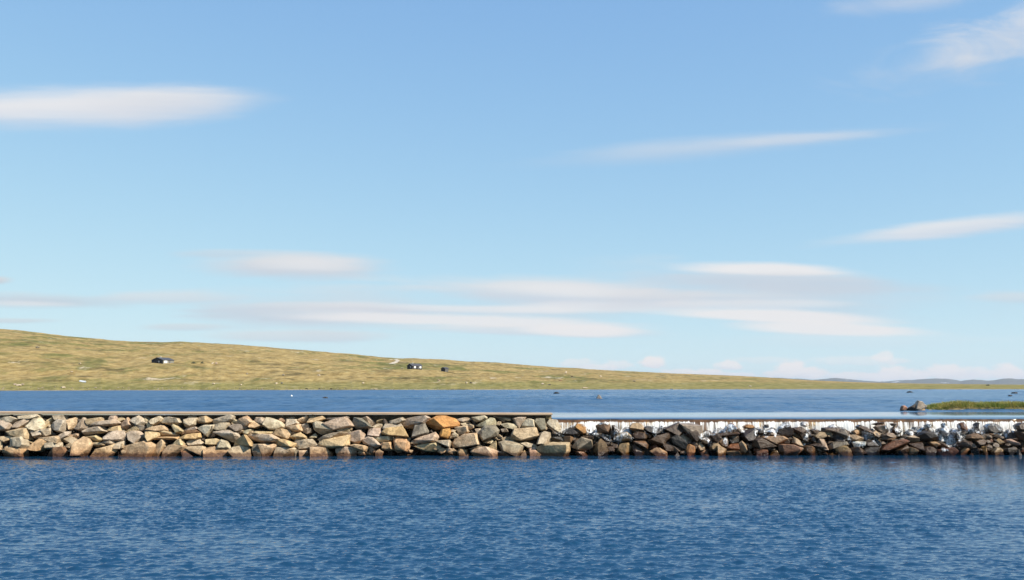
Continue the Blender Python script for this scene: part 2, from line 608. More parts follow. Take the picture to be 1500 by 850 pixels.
# the film's shoulder for the bright horizon
sr, sg, sb = xyz(wt, sky.outputs[0])
cmb = wt.new('ShaderNodeCombineXYZ')
for i_, (ch, A_, k_) in enumerate(((sr, 5.9, 2.5), (sg, 6.7, 2.2), (sb, 6.1, 1.0))):
    wt.put(cmb.inputs[i_], wt.math('MULTIPLY', wt.math('DIVIDE', ch, wt.math('ADD', ch, k_)), A_))
sky_col = cmb.outputs[0]
def cloud(px, py, rx, rt, rb, ang=0.0, amt=0.8, rag=0.8, puff=False, bright=1.0, soft=0.75, warm=0.0, lit=0.0, blunt=False, streak=1.0):
    """A cloud bank around one direction of the sky: half width, reach above and below its axis, tilt."""
    global sky_col
    u0, v0 = uv_of(px, py)
    k = 1.0 / F
    ca, sa = math.cos(math.radians(ang)), math.sin(math.radians(ang))
    du = wt.math('SUBTRACT', cu, u0)
    dv = wt.math('SUBTRACT', cv, v0)
    a = wt.math('ADD', wt.math('MULTIPLY', du, ca / (rx * k)), wt.math('MULTIPLY', dv, sa / (rx * k)))
    b = wt.math('SUBTRACT', wt.math('MULTIPLY', dv, ca), wt.math('MULTIPLY', du, sa))
    e = wt.math('MAXIMUM', wt.math('MULTIPLY', b, 1.0 / (rt * k)), wt.math('MULTIPLY', b, -1.0 / (rb * k)))
    a2_ = wt.math('MULTIPLY', a, a)
    if blunt: a2_ = wt.math('MULTIPLY', a2_, a2_)
    d = wt.math('SQRT', wt.math('ADD', a2_, wt.math('MULTIPLY', e, e)))
    f = wt.math('ADD', wt.math('SUBTRACT', 1.0, d), wt.math('MULTIPLY', n_puff if puff else (n_lens if streak > 0.5 else n_veil), rag))
    if not puff: f = wt.math('ADD', f, wt.math('MULTIPLY', n_wisp, 0.30 * streak))
    m = wt.math('MULTIPLY', wt.step(f, 0.0, soft), amt)
    m = wt.math('MULTIPLY', m, wt.step(gy, 0.02, 0.1))
    # cloud shading put into the colour: undersides greyer, tops brighter
    s = wt.step(wt.math('ADD', wt.math('MULTIPLY', b, 1.0 / ((rt + rb) * k)), wt.math('MULTIPLY', n_puff if puff else n_streak, 0.8)), -0.45 - lit, 0.35 - lit)
    lo = (4.0 * bright, 4.25 * bright, 4.75 * bright)
    hi = (5.15 * bright * (1 + warm), 5.05 * bright, 5.05 * bright * (1 - warm))
    sky_col = wt.mix(m, sky_col, wt.mix(s, lo, hi))

def p_ang(dx, dy):
    return math.degrees(math.atan2(-dy, dx))

# the long lens at the upper left and the thin ones across the middle
cloud(60, 156, 345, 40, 46, 1, 0.93, 0.55, soft=0.95, lit=0.1, blunt=True)
cloud(250, 150, 200, 36, 40, 1, 0.60, 0.8, soft=1.0, lit=-0.2, bright=0.95)
cloud(1050, 214, 380, 20, 22, 5, 0.38, 1.3, bright=0.92, soft=1.1)
cloud(1180, 203, 190, 12, 12, 4, 0.40, 0.7, bright=0.94, soft=0.9)
cloud(1390, 336, 260, 19, 17, 6, 0.80, 1.0, bright=0.98)
# torn veil in the upper right corner
cloud(1480, 68, 290, 62, 50, 14, 0.60, 1.7, bright=0.93, soft=1.2, streak=0.3)
cloud(1500, 36, 190, 50, 36, 22, 0.45, 1.7, bright=0.95, soft=1.2, streak=0.3)
cloud(1420, 90, 190, 18, 16, 8, 0.35, 1.5, bright=0.93, soft=1.1, streak=0.3)
cloud(1340, 2, 200, 20, 24, 6, 0.42, 1.5, bright=0.95, soft=1.2, streak=0.3)
# left
cloud(430, 388, 178, 26.2, 27.5, 0, 0.84, 1.05, bright=0.90, soft=0.65)
cloud(455, 386, 119, 15.0, 15.0, 0, 0.49, 0.75, lit=0.5, soft=0.8)
cloud(330, 371, 97, 8.8, 10.0, 0, 0.38, 1.20, bright=0.86, soft=0.7)
cloud(60, 441, 184, 16.2, 17.5, -1, 0.67, 1.05, bright=0.85, lit=-0.3)
cloud(40, 445, 108, 7.5, 7.5, -1, 0.49, 0.90, lit=0.4)
cloud(240, 436, 140, 13.8, 15.0, 0, 0.54, 1.35, bright=0.90)
cloud(20, 470, 108, 6.2, 6.2, 0, 0.49, 0.75, bright=0.80)
cloud(-10, 411, 37, 8.8, 8.8, 0, 0.76, 0.60, bright=0.82)
cloud(262, 479, 86, 7.5, 7.5, 0, 0.49, 0.90, bright=0.84)
cloud(440, 492, 173, 11.2, 11.2, 0, 0.54, 1.35, bright=0.88)
# the wide bank in the middle: grey layers with sunlit ones between
cloud(640, 455, 454, 50.0, 42.5, -1, 0.45, 2.10, bright=0.90, soft=0.9, lit=-0.3)
cloud(790, 430, 270, 30.0, 27.5, -2, 0.76, 1.20, bright=0.93, soft=0.6)
cloud(830, 426, 162, 16.2, 16.2, -2, 0.59, 0.90, lit=0.5, soft=0.8)
cloud(650, 452, 281, 10.0, 10.0, -1, 0.65, 1.20, lit=0.3, soft=0.7)
cloud(470, 458, 259, 17.5, 17.5, 0, 0.65, 1.20, bright=0.90, lit=-0.4, soft=0.7)
cloud(880, 450, 216, 12.5, 11.2, 0, 0.65, 0.90, lit=0.4, soft=0.7)
cloud(680, 470, 324, 13.8, 11.2, -2, 0.86, 0.90, lit=0.5, soft=0.6)
cloud(780, 484, 248, 11.2, 11.2, -1.5, 0.65, 0.75, bright=0.96, soft=0.6)
cloud(850, 484, 113, 11.2, 12.5, -1, 0.92, 0.45, lit=0.6, soft=0.55)
# the bank on the right
cloud(1140, 436, 356, 57.5, 57.5, -3, 0.45, 1.95, bright=0.91, soft=0.9, lit=-0.3)
cloud(1120, 396, 162, 16.2, 11.2, -1.5, 0.92, 0.52, lit=0.6, soft=0.6)
cloud(1180, 414, 270, 18.8, 25.0, -2, 0.65, 1.20, bright=0.90, lit=-0.4, soft=0.7)
cloud(1000, 440, 216, 17.5, 22.5, 1, 0.54, 1.20, bright=0.92, lit=-0.2, soft=0.7)
cloud(1090, 446, 194, 10.0, 10.0, 0, 0.49, 1.05, lit=0.3, soft=0.7)
cloud(1130, 464, 227, 15.0, 11.2, -2.5, 0.92, 0.75, lit=0.5, soft=0.6)
cloud(1220, 482, 194, 12.5, 12.5, -2, 0.92, 0.60, lit=0.5, soft=0.6)
cloud(1490, 436, 86, 15.0, 12.5, 0, 0.49, 1.20, bright=0.88)
cloud(1250, 500, 302, 15.0, 17.5, 0, 0.19, 1.65)
# small heaps along the horizon
for x_, y_, rx_, rt_, rb_, am_ in ((957, 533, 17, 11, 7, .95), (1158, 543, 22, 14, 9, 1.0), (1178, 548, 30, 10, 7, .95), (1145, 549, 26, 8, 6, .8), (1068, 538, 20, 9, 6, .8), (872, 541, 30, 7, 6, .6),
        (845, 534, 24, 8, 5, .5), (905, 537, 22, 7, 5, .5), (1000, 548, 30, 7, 5, .75), (1040, 549, 34, 8, 6, .85), (1085, 551, 24, 6, 5, .7), (1306, 548, 22, 12, 8, .95), (1330, 552, 30, 9, 6, .9), (1285, 553, 26, 8, 6, .8),
        (1245, 553, 30, 8, 6, .75), (1215, 551, 20, 6, 5, .6), (1385, 546, 24, 13, 9, .8), (1400, 550, 40, 9, 7, .85), (1425, 546, 22, 9, 7, .7), (1472, 545, 20, 11, 8, .85), (1490, 550, 30, 9, 7, .85), (1450, 550, 22, 7, 6, .7),
        (1295, 524, 14, 10, 6, .6), (1313, 529, 20, 6, 5, .4), (1255, 530, 60, 8, 6, .35), (1120, 528, 50, 5, 5, .25)):
    cloud(x_, y_, rx_ * 1.4, rt_ * 1.3, rb_ * 1.1, 0, min(1, am_ * 1.1), 1.5, True, warm=0.015, soft=0.45, lit=0.15, bright=1.04)
wt.put(wbg.inputs['Color'], sky_col)

# ------------------------------------------------------------------ levels
def px_z(px, py, y):
    return at_y(px, py, y).z
Y_WALL = 41.75
ZU = px_z(1150, 611.2, Y_WALL) + 0.02        # upper lake level
Y_SHORE = 470.0
print('upper lake', ZU, 'water line y', at_z(750, 667, 0).y, 'far shore', at_z(750, 571.5, ZU).y)

# ------------------------------------------------------------------ terrain: one sheet from the near bank to the horizon
SKYLINE = [(-700, 470), (-300, 474), (-120, 476), (0, 481), (40, 485), (100, 492), (160, 497), (220, 500), (270, 501), (330, 503), (400, 509), (470, 516), (515, 519), (560, 524),
           (640, 527), (720, 532), (800, 538), (880, 543), (960, 547), (1060, 551), (1120, 554), (1180, 558), (1250, 561), (1330, 563), (1500, 565), (1700, 566), (2300, 566)]
RIDGE = [(-700, 1000), (0, 1000), (300, 960), (600, 1050), (900, 1150), (1200, 1300), (1500, 1500), (2300, 1500)]
MOUNT = [(-700, 560), (300, 556), (900, 556), (1060, 555), (1140, 554.6), (1165, 555.5), (1185, 557.2), (1200, 556), (1220, 554.2), (1240, 556), (1262, 558.3), (1280, 559.8), (1300, 559),
         (1330, 557.4), (1365, 555.8), (1385, 556.2), (1402, 559), (1420, 557), (1440, 558.4), (1470, 555.8), (1500, 557), (1600, 556), (2300, 560)]
SHORE = [(-700, 460), (0, 470), (300, 478), (600, 468), (900, 470), (1200, 480), (1500, 470), (2300, 460)]
hz = 567.3
sx = np.array([p[0] for p in SKYLINE], float); sy = np.array([p[1] for p in SKYLINE], float)
def px_of(x, y):
    return W0 / 2 + F * 0.995 * x / np.maximum(y, 1e-3)
def interp(tab, x):
    return np.interp(x, [p[0] for p in tab], [p[1] for p in tab])
def smooth(t):
    t = np.clip(t, 0, 1)
    return t * t * (3 - 2 * t)

def value_noise(x, y, seed):
    xi = np.floor(x).astype(np.int64); yi = np.floor(y).astype(np.int64)
    fx = x - xi; fy = y - yi
    fx = fx * fx * (3 - 2 * fx); fy = fy * fy * (3 - 2 * fy)
    def h(a, b):
        n = (a * 374761393 + b * 668265263 + seed * 1274126177) & 0x7fffffff
        n = ((n ^ (n >> 13)) * 1274126177) & 0x7fffffff
        return ((n ^ (n >> 16)) & 0xffff) / 65535.0
    return (h(xi, yi) * (1 - fx) + h(xi + 1, yi) * fx) * (1 - fy) + (h(xi, yi + 1) * (1 - fx) + h(xi + 1, yi + 1) * fx) * fy

def fbm(x, y, seed, octs=4):
    s = 0; a = 0.5; t = 0
    for i in range(octs):
        s = s + a * (value_noise(x, y, seed + i) - 0.5); t += a
        x = x * 2.03; y = y * 2.03; a *= 0.55
    return s / t

def terrain_h(x, y):
    """Height of the ground over the lower water level."""
    x = np.asarray(x, float); y = np.asarray(y, float)
    r = np.hypot(x, y)
    front = y > 60
    px = np.where(front, np.clip(px_of(x, np.maximum(y, 60)), -700, 2300), np.where(x < 0, -700, 2300))
    shore = interp(SHORE, px) + 14 * fbm(px / 46, px * 0, 3) + 5 * fbm(px / 9, px * 0, 5)
    ridge = interp(RIDGE, px)
    el = (hz - interp(SKYLINE, px)) / F
    cosaz = y / np.maximum(r, 1e-6)
    top = CZ + el * ridge * np.clip(cosaz, 0.3, 1)
    t = (r - shore) / (ridge - shore)
    tt = np.clip(t, 0, 1)
    prof = 0.55 * tt + 0.45 * (1 - (1 - tt) ** 1.6)
    z = ZU + (top - ZU) * prof
    rough = smooth((r - shore) / 60)
    amp = np.clip((top - ZU) / 30, 0.03, 1)
    z = z + rough * amp * (3.0 * fbm(x / 48, y / 70, 21) + 2.4 * fbm(x / 17, y / 20, 31, 3)) * (1 - 0.6 * smooth((t - 0.85) / 0.2))
    z = z + 0.16 * np.clip((r - shore) / 6, 0, 1) + 0.12 * rough * fbm(x / 5, y / 8, 41, 3)
    # behind the ridge the land sinks to a plain
    back = ZU + 0.3 + (top - ZU) * np.clip(1 - (r - ridge) / 2500, 0, 1) ** 1.5 * 0.9
    z = np.where(r > ridge, np.minimum(z - 0.02 * (r - ridge), np.maximum(back, ZU + 0.3) - 0.004 * (r - ridge) * np.clip(1 - (r - ridge) / 900, 0, 1)), z)
    z = np.where(r > ridge, np.maximum(z, ZU - 1.0), z)
    z = np.where(r < shore, np.maximum(ZU - (shore - r) * 0.05, -1.6), z)
    # distant fells
    mz = CZ + (hz - interp(MOUNT, px)) / F * 11000 * np.clip(cosaz, 0.3, 1) + 14 * fbm(px / 17, px * 0, 71, 4)
    mt = smooth((r - 8200) / 2800) * (1 - 0.5 * smooth((r - 11200) / 2500))
    z = np.where(r > 7000, np.maximum(z, z * (1 - mt) + mz * mt + mt * (1 - mt) * 90 * fbm(x / 900, y / 900, 51)), z)
    # lower pool, near bank and the banks at both ends of the dam
    side = smooth((np.abs(x) - 62 + 4 * fbm(x / 9, y / 9, 61)) / 18)
    near = np.maximum(smooth((6.5 + 1.2 * fbm(x / 3, y / 3, 81) - y) / 7.0) * 2.75, side * 2.6)
    bund = smooth((np.abs(x) - 34) / 10) * (1 - smooth((np.abs(y - 43.5) - 3.5) / 5)) * 3.9
    low = -1.6 + np.maximum(near, 0)
    z = np.where(y < 46, np.maximum(low, -1.6 + bund), np.maximum(z, -1.6 + bund * (y < 60)))
    sideu = smooth((np.abs(x) - 560) / 90) * 5
    z = np.where((y >= 46) & (r < shore), np.maximum(z, -1.6 + sideu), z)
    return z

az_front = np.radians(np.arange(-36, 36.01, 0.085))
az_back = np.radians(np.arange(37, 323.01, 2.0))
az = np.concatenate([az_front, az_back, az_front[:1] + 2 * math.pi])
rs = np.concatenate([np.geomspace(0.6, 60, 60), np.geomspace(63, 440, 40), np.arange(446, 500, 1.5), np.arange(500, 800, 3.0), np.arange(800, 1150, 5.0), np.geomspace(1160, 1650, 50), np.geomspace(1700, 7900, 30), np.linspace(8000, 13500, 60)])
AZ, RR = np.meshgrid(az, rs)
X = RR * np.sin(AZ); Y = RR * np.cos(AZ)
Z = terrain_h(X, Y)
terrain = link('terrain', grid_mesh('terrain', np.stack([X, Y, Z], -1)))
tag(terrain, kind='structure')

def ground_at(px, py):
    """First meeting of a photo pixel's line of sight with the hillside."""
    d = ray(px, py)
    r = np.arange(440, 1700, 0.5)
    h = math.hypot(d.x, d.y)
    zz = terrain_h(d.x / h * r, d.y / h * r)
    over = np.nonzero(zz >= CZ + d.z / h * r)[0]
    if len(over) == 0:
        i = int(np.argmin(CZ + d.z / h * r - zz))
    else:
        i = int(over[0])
    return Vector((d.x / h * r[i], d.y / h * r[i], float(zz[i])))

m, t, b, _ = material('moorland')
pos = world_pos(t)
pw = t.scale(pos, (1 / 70, 1 / 110, 1 / 40))
n1 = t.noise(pw, 1.0, 6, 0.62, 0.6)
n2 = t.noise(t.scale(pos, (1 / 16, 1 / 34, 1 / 12), (5, 2, 1)), 1.0, 6, 0.65)
n3 = t.noise(t.scale(pos, (1 / 4.5, 1 / 9, 1 / 4), (9, 4, 1)), 1.0, 4, 0.7)
n4 = t.noise(t.scale(pos, (1 / 22, 1 / 26, 1 / 5), (1, 8, 3)), 1.0, 6, 0.7)
straw = t.mix(t.step(n3, 0.3, 0.7), (0.205, 0.138, 0.045), (0.385, 0.280, 0.112))
green = t.mix(t.step(n3, 0.3, 0.7), (0.085, 0.085, 0.020), (0.185, 0.168, 0.048))
heath = t.mix(t.step(n3, 0.35, 0.7), (0.052, 0.042, 0.014), (0.125, 0.090, 0.032))
c = t.mix(t.step(t.math('ADD', n1, t.math('MULTIPLY', t.math('SUBTRACT', n2, 0.5), 0.55)), 0.48, 0.66), straw, green)
c = t.mix(t.math('MULTIPLY', t.step(n4, 0.53, 0.64), 0.72), c, heath)
c = t.mix(t.step(t.math('ADD', n2, t.math('MULTIPLY', n3, 0.3)), 0.76, 0.86), c, (0.45, 0.36, 0.25))
# a greener wet fringe along the lake shore
gz_ = xyz(t, pos)[2]
fr = t.step(t.math('ADD', gz_, t.math('MULTIPLY', t.math('SUBTRACT', n2, 0.5), 3.0)), ZU + 2.0, ZU + 6.0, 1.0, 0.0)
c = t.mix(t.math('MULTIPLY', fr, 0.8), c, t.mix(t.step(n3, 0.3, 0.7), (0.120, 0.115, 0.028), (0.25, 0.215, 0.075)))
sh = t.step(t.math('ADD', gz_, t.math('MULTIPLY', t.math('SUBTRACT', n3, 0.5), 0.5)), ZU + 0.10, ZU + 0.45, 1.0, 0.0)
c = t.mix(t.math('MULTIPLY', sh, 0.75), c, t.mix(t.step(n2, 0.4, 0.6), (0.10, 0.07, 0.03), (0.36, 0.28, 0.18)))
# the far fells: bare grey rock with lying snow
far = t.step(xyz(t, pos)[1], 4500, 7500)
snow_n = t.noise(t.scale(pos, (1 / 260, 1 / 420, 1 / 60)), 1.0, 4, 0.6)
fell = t.mix(t.step(snow_n, 0.655, 0.675), (0.11, 0.11, 0.095), (0.85, 0.87, 0.9))
c = t.mix(far, c, fell)
bed = t.step(gz_, -0.3, 0.05, 1.0, 0.0)
c = t.mix(bed, c, (0.06, 0.05, 0.035))
t.put(b.inputs['Base Color'], c)
b.inputs['Roughness'].default_value = 0.95
b.inputs['Specular IOR Level'].default_value = 0.1
t.put(b.inputs['Normal'], t.bump(t.math('ADD', t.math('MULTIPLY', n2, 2.0), n3), 0.9, 0.6))
terrain.data.materials.append(m)

# ------------------------------------------------------------------ water
def water_material(name, rough, body, bump_fn):
    m, t, b, _ = material(name)
    b.inputs['Base Color'].default_value = (*body, 1)
    b.inputs['IOR'].default_value = 1.48
    b.inputs['Specular IOR Level'].default_value = 0.5
    bump_fn(t, b, rough)
    return m

def low_bump(t, b, rough):
    pos = world_pos(t)
    n = t.noise(t.scale(pos, (5.0, 12.0, 1.0)), 1.0, 3, 0.6)
    t.put(b.inputs['Normal'], t.bump(n, 0.30, 0.03))
    b.inputs['Roughness'].default_value = rough

def up_bump(t, b, rough):
    pos = world_pos(t)
    px_, py_, _z = xyz(t, pos)
    # still water where it draws together before the weir
    edge = t.math('ADD', py_, t.math('MULTIPLY', t.math('SUBTRACT', t.noise(t.scale(pos, (0.25, 0.6, 1)), 1.0, 3), 0.5), 1.4))
    still = t.math('MULTIPLY', t.step(edge, 48.2, 49.9, 1.0, 0.0), 1.0)
    n = t.noise(t.scale(pos, (2.2, 4.5, 1.0)), 1.0, 4, 0.6)
    w = t.noise(t.scale(pos, (0.35, 0.35, 1.0)), 1.0, 4, 0.6)
    g2 = t.math('ADD', t.math('MULTIPLY', t.noise(t.scale(pos, (1.3, 0.12, 1.0), (3, 3, 0)), 1.0, 4, 0.7), 0.5), t.math('MULTIPLY', t.noise(t.scale(pos, (0.45, 0.022, 1.0), (8, 3, 0)), 1.0, 4, 0.75), 0.5))
    h = t.math('ADD', t.math('MULTIPLY', n, 0.35), w)
    nd = t.new('ShaderNodeBump')
    nd.inputs['Distance'].default_value = 0.22
    t.put(nd.inputs['Strength'], t.math('MULTIPLY', t.math('SUBTRACT', 1.0, still), 1.0))
    t.put(nd.inputs['Height'], h)
    t.put(b.inputs['Normal'], nd.outputs[0])
    gust = t.noise(t.scale(pos, (1 / 60, 1 / 25, 1.0)), 1.0, 4, 0.6)
    t.put(b.inputs['Base Color'], t.mix(t.step(g2, 0.40, 0.60), (0.007, 0.050, 0.115), (0.017, 0.075, 0.165)))  # ripples' light and dark put into the colour and specular level
    t.put(b.inputs['Specular IOR Level'], t.step(g2, 0.38, 0.62, 0.22, 0.72))
    t.put(b.inputs['Roughness'], t.mix(still, t.mix(t.step(t.math('ADD', gust, t.math('MULTIPLY', px_, -0.004)), 0.25, 0.75), (rough * 0.65,) * 3, (rough * 1.25,) * 3), (0.09,) * 3))

M_LOW = water_material('lower_water', 0.03, (0.007, 0.042, 0.090), low_bump)
M_UP = water_material('upper_water', 0.28, (0.010, 0.055, 0.130), up_bump)

# lower pool: wind ripples from a random wave spectrum
N = 1600
L = 46.4
kx = np.fft.fftfreq(N, L / N) * 2 * math.pi
KX, KY = np.meshgrid(kx, kx)
K = np.hypot(KX, KY) + 1e-6
ang = np.arctan2(KY, KX)
kp = 2 * math.pi / 0.36
spec = np.exp(-0.6 * (kp / K) ** 2) * K ** -2.75 * (0.03 + np.abs(np.cos(ang - math.radians(86))) ** 8) * np.exp(-(K / (2 * math.pi / 0.075)) ** 2)
ph = rng.normal(size=(N, N)) + 1j * rng.normal(size=(N, N))
hgt = np.fft.ifft2(np.sqrt(spec) * ph).real
sg_ = hgt.std()
hgt = sg_ * np.expm1(np.clip(0.22 * hgt / sg_, -4, 2.0)) / 0.22          # short peaked crests over flat troughs
slope = np.hypot(*np.gradient(hgt, L / N)).std()
hgt *= 0.130 / slope
xs = np.arange(N) * L / N - L / 2
ys = np.arange(N) * L / N - 8.0
use = (ys > 5.0) & (ys < 43.0)
XX, YY = np.meshgrid(xs, ys[use])
calm = 1.0 - 0.62 * smooth((XX + 0.25 * (YY - 20) - 9 + 5 * fbm(XX / 5, YY / 5, 97)) / 9)
calm *= 1.0 - 0.40 * smooth((fbm(XX / 9, YY / 6, 91) + 0.06 * (XX - 4) / 4) / 0.35)
calm *= 1.0 - 0.50 * smooth((YY - 29) / 8) * smooth((XX - 1) / 8)
ZZ = hgt[use] * calm * (0.95 + 1.3 * fbm(XX / 2.2, YY / 3.0, 95))
fade = smooth((L / 2 - np.abs(XX)) / 2) * smooth((YY - 5) / 1.0)
ZZ *= fade
lower = link('lower_water', grid_mesh('lower_water', np.stack([XX, YY, ZZ], -1)), M_LOW)
tag(lower, kind='structure')
# the pool's still margins outside the rippled middle
xa, xb, ya, yb = xs[0], xs[-1], ys[use][0], ys[use][-1]
vs, fs = [], []
for (x0, x1, y0, y1) in ((-90, xa, -2, 44), (xb, 90, -2, 44), (xa, xb, -2, ya), (xa, xb, yb, 44)):
    n = len(vs)
    vs += [(x0, y0, 0), (x1, y0, 0), (x1, y1, 0), (x0, y1, 0)]
    fs.append((n, n + 1, n + 2, n + 3))
tag(link('lower_water_margin', mesh_from('lower_water_margin', vs, fs), M_LOW), kind='structure')

# upper lake: flat, bending down where it runs over the weir sill
def lake_z(x, y):
    """Wind ripples on the lake; smooth where it draws together before the overflow, bending down over the sill."""
    live = smooth((y - 48.6 - 0.7 * fbm(x / 3.0, y * 0, 141)) / 1.6)
    live = live * smooth((520 - y) / 30) * (0.75 + 0.9 * fbm(x / 26, y / 60, 145))
    h = 0.020 * fbm(x / 0.55, y / 0.45, 151, 2) + 0.040 * fbm(x / 1.5, y / 1.1, 155, 2) + 0.075 * fbm(x / 4.2, y / 3.0, 159, 2)
    return ZU + h * live * 4.0 - 0.055 * np.exp(-(y - Y_WALL) / 0.7)
ys_ = np.concatenate([[Y_WALL + 0.02, Y_WALL + 0.1, Y_WALL + 0.25, Y_WALL + 0.45, Y_WALL + 0.8, Y_WALL + 1.3, Y_WALL + 2.2, 45, 46, 47], np.geomspace(48, 520, 560)])
us_ = np.concatenate([[-1.4, -0.9], np.linspace(-0.60, 0.60, 900), [0.9, 1.4]])
UU, YY = np.meshgrid(us_, ys_)
XX = UU * (YY + np.where(np.abs(UU) > 0.8, 24.0, 0.0))
upper = link('upper_lake', grid_mesh('upper_lake', np.stack([XX, YY, lake_z(XX, YY)], -1)), M_UP)
tag(upper, kind='structure')
# ------------------------------------------------------------------ the concrete core of the dam
m, t, b, _ = material('concrete')
pos = obj_pos(t)
n = t.noise(t.scale(pos, (0.8, 3, 6)), 1.0, 6, 0.65)
nf = t.noise(pos, 30.0, 3, 0.6)
c = t.mix(t.step(n, 0.3, 0.7), (0.33, 0.225, 0.135), (0.47, 0.345, 0.225))
c = t.mix(t.step(nf, 0.62, 0.72), c, (0.25, 0.20, 0.14))
t.put(b.inputs['Base Color'], c)
b.inputs['Roughness'].default_value = 0.9
t.put(b.inputs['Normal'], t.bump(nf, 0.4, 0.02))
M_CONC = m
M_WETC = simple('wet_concrete', (0.20, 0.115, 0.055), 0.3, 0.5, 3.0, 0.5)

dam = empty('weir_dam', (0, Y_WALL, 0))
tag(dam, 'long low concrete dam wall with a thin tan capping slab, behind the heaped stones', 'dam')
X_END = at_y(809, 606, Y_WALL - 0.4).x       # where the slab stops and the overflow begins
zc0 = px_z(0, 605.9, 41.09)
zc1 = px_z(800, 608.2, 41.09)
bm = bmesh.new()
bm_box(bm, -42, X_END - 0.2, 0.0, 0.7, -1.4, min(zc0, zc1) - 0.012)
o = bm_obj('retaining_wall', bm, simple('shaded_concrete', (0.22, 0.17, 0.11), 0.9, 0.4), dam)  # concrete coloured darker so the recess under the slab reads as shade
# slab, very slightly tilted along its length
bm = bmesh.new()
def zc(x):
    return zc1 + (zc0 - zc1) * (X_END - x) / (X_END + 21.2)
nseg = 60
prof = [(-0.66, 0.0), (-0.66, 0.052), (-0.63, 0.066), (0.55, 0.072), (0.55, 0.0)]
rings = []
for i in range(nseg + 1):
    x = -42 + (X_END + 42) * i / nseg
    wob = 0.006 * mnoise.noise(Vector((x * 0.7, 3, 1)))
    rings.append([bm.verts.new((x, y + wob, zc(x) + z + wob)) for y, z in prof])
for a, bb in zip(rings, rings[1:]):
    for j in range(len(prof)):
        bm.faces.new((a[j], a[(j + 1) % len(prof)], bb[(j + 1) % len(prof)], bb[j]))
bm.faces.new(rings[0]); bm.faces.new(rings[-1][::-1])
bmesh.ops.recalc_face_normals(bm, faces=bm.faces)
bm_obj('capping_slab', bm, M_CONC, dam)
bm = bmesh.new()
bm_box(bm, X_END - 0.27, X_END - 0.03, -0.36, 0.5, px_z(805, 614.2, 41.4), zc(X_END) - 0.012, 0.012)
bm_obj('end_pier', bm, simple('pier_concrete', (0.33, 0.24, 0.12), 0.9), dam)
bm = bmesh.new()
bm_box(bm, X_END - 0.2, 42, 0.03, 0.7, -1.4, ZU - 0.10, 0.03)
bm_obj('weir_sill', bm, M_WETC, dam)

# ------------------------------------------------------------------ the stones
m, t, b, _ = material('field_stone')
oi = t.new('ShaderNodeObjectInfo')
col, wet = oi.outputs['Color'], oi.outputs['Alpha']
rnd = oi.outputs['Random']
off = t.new('ShaderNodeCombineXYZ')
for i in range(3):
    t.put(off.inputs[i], t.math('MULTIPLY', rnd, 40.0 + 17 * i))
va = t.new('ShaderNodeVectorMath', operation='ADD')
t.put(va.inputs[0], obj_pos(t)); t.put(va.inputs[1], off.outputs[0])
p = va.outputs[0]
n1 = t.noise(p, 3.2, 6, 0.65, 0.5)
n2 = t.noise(p, 14.0, 6, 0.7)
n3 = t.noise(t.scale(p, (1, 1, 4), (4, 4, 4)), 5.0, 5, 0.7)
c = t.mix(t.step(n1, 0.30, 0.70), t.mix(1.0, col, (0.60, 0.54, 0.47), 'MULTIPLY'), t.mix(1.0, col, (1.26, 1.22, 1.16), 'MULTIPLY'))
nm = t.noise(p, 7.0, 5, 0.75, 0.8)
c = t.mix(t.math('MULTIPLY', t.step(nm, 0.56, 0.66), 0.5), c, t.mix(1.0, col, (0.40, 0.37, 0.31), 'MULTIPLY'))
c = t.mix(t.math('MULTIPLY', t.step(n2, 0.50, 0.66), 0.65), c, t.mix(1.0, col, (0.45, 0.42, 0.38), 'MULTIPLY'))
c = t.mix(t.math('MULTIPLY', t.step(n3, 0.60, 0.72), t.math('MULTIPLY', rnd, 0.6)), c, (0.34, 0.16, 0.06))
wz = xyz(t, world_pos(t))[2]
wn = t.math('ADD', wz, t.math('MULTIPLY', t.math('SUBTRACT', n1, 0.5), 0.22))
stain = t.step(wn, 0.10, 0.46, 1.0, 0.0)
c = t.mix(t.math('MULTIPLY', stain, 0.55), c, t.mix(1.0, c, (0.78, 0.56, 0.38), 'MULTIPLY'))
damp = t.step(wn, 0.09, 0.20, 1.0, 0.0)
c = t.mix(damp, c, t.mix(1.0, c, (0.30, 0.22, 0.16), 'MULTIPLY'))
t.put(b.inputs['Base Color'], c)
r = t.math('SUBTRACT', 0.92, t.math('MULTIPLY', wet, 0.66))
t.put(b.inputs['Roughness'], t.math('SUBTRACT', r, t.math('MULTIPLY', damp, 0.4), clamp=True))
b.inputs['Specular IOR Level'].default_value = 0.4
h = t.math('ADD', t.math('MULTIPLY', n1, 0.8), t.math('ADD', t.math('MULTIPLY', n2, 0.5), t.math('MULTIPLY', n3, 0.4)))
t.put(b.inputs['Normal'], t.bump(h, 0.95, 0.06))
M_STONE = m

BASE = {'p': (0.505, 0.425, 0.310), 'g': (0.435, 0.355, 0.262), 't': (0.51, 0.385, 0.235), 'o': (0.54, 0.365, 0.190), 'O': (0.50, 0.270, 0.090), 's': (0.53, 0.395, 0.290),
        'S': (0.50, 0.30, 0.19), 'b': (0.24, 0.150, 0.080), 'r': (0.26, 0.110, 0.052), 'k': (0.044, 0.036, 0.029), 'w': (0.72, 0.69, 0.62), 'd': (0.25, 0.225, 0.175)}
CNAME = {'p': 'pale', 'g': 'grey', 't': 'tan', 'o': 'orange tan', 'O': 'rust orange', 's': 'pinkish', 'S': 'salmon pink', 'b': 'brown', 'r': 'reddish brown', 'k': 'wet black', 'w': 'whitish', 'd': 'dark grey'}

def y_face(z):
    return 40.52 + 0.50 * z

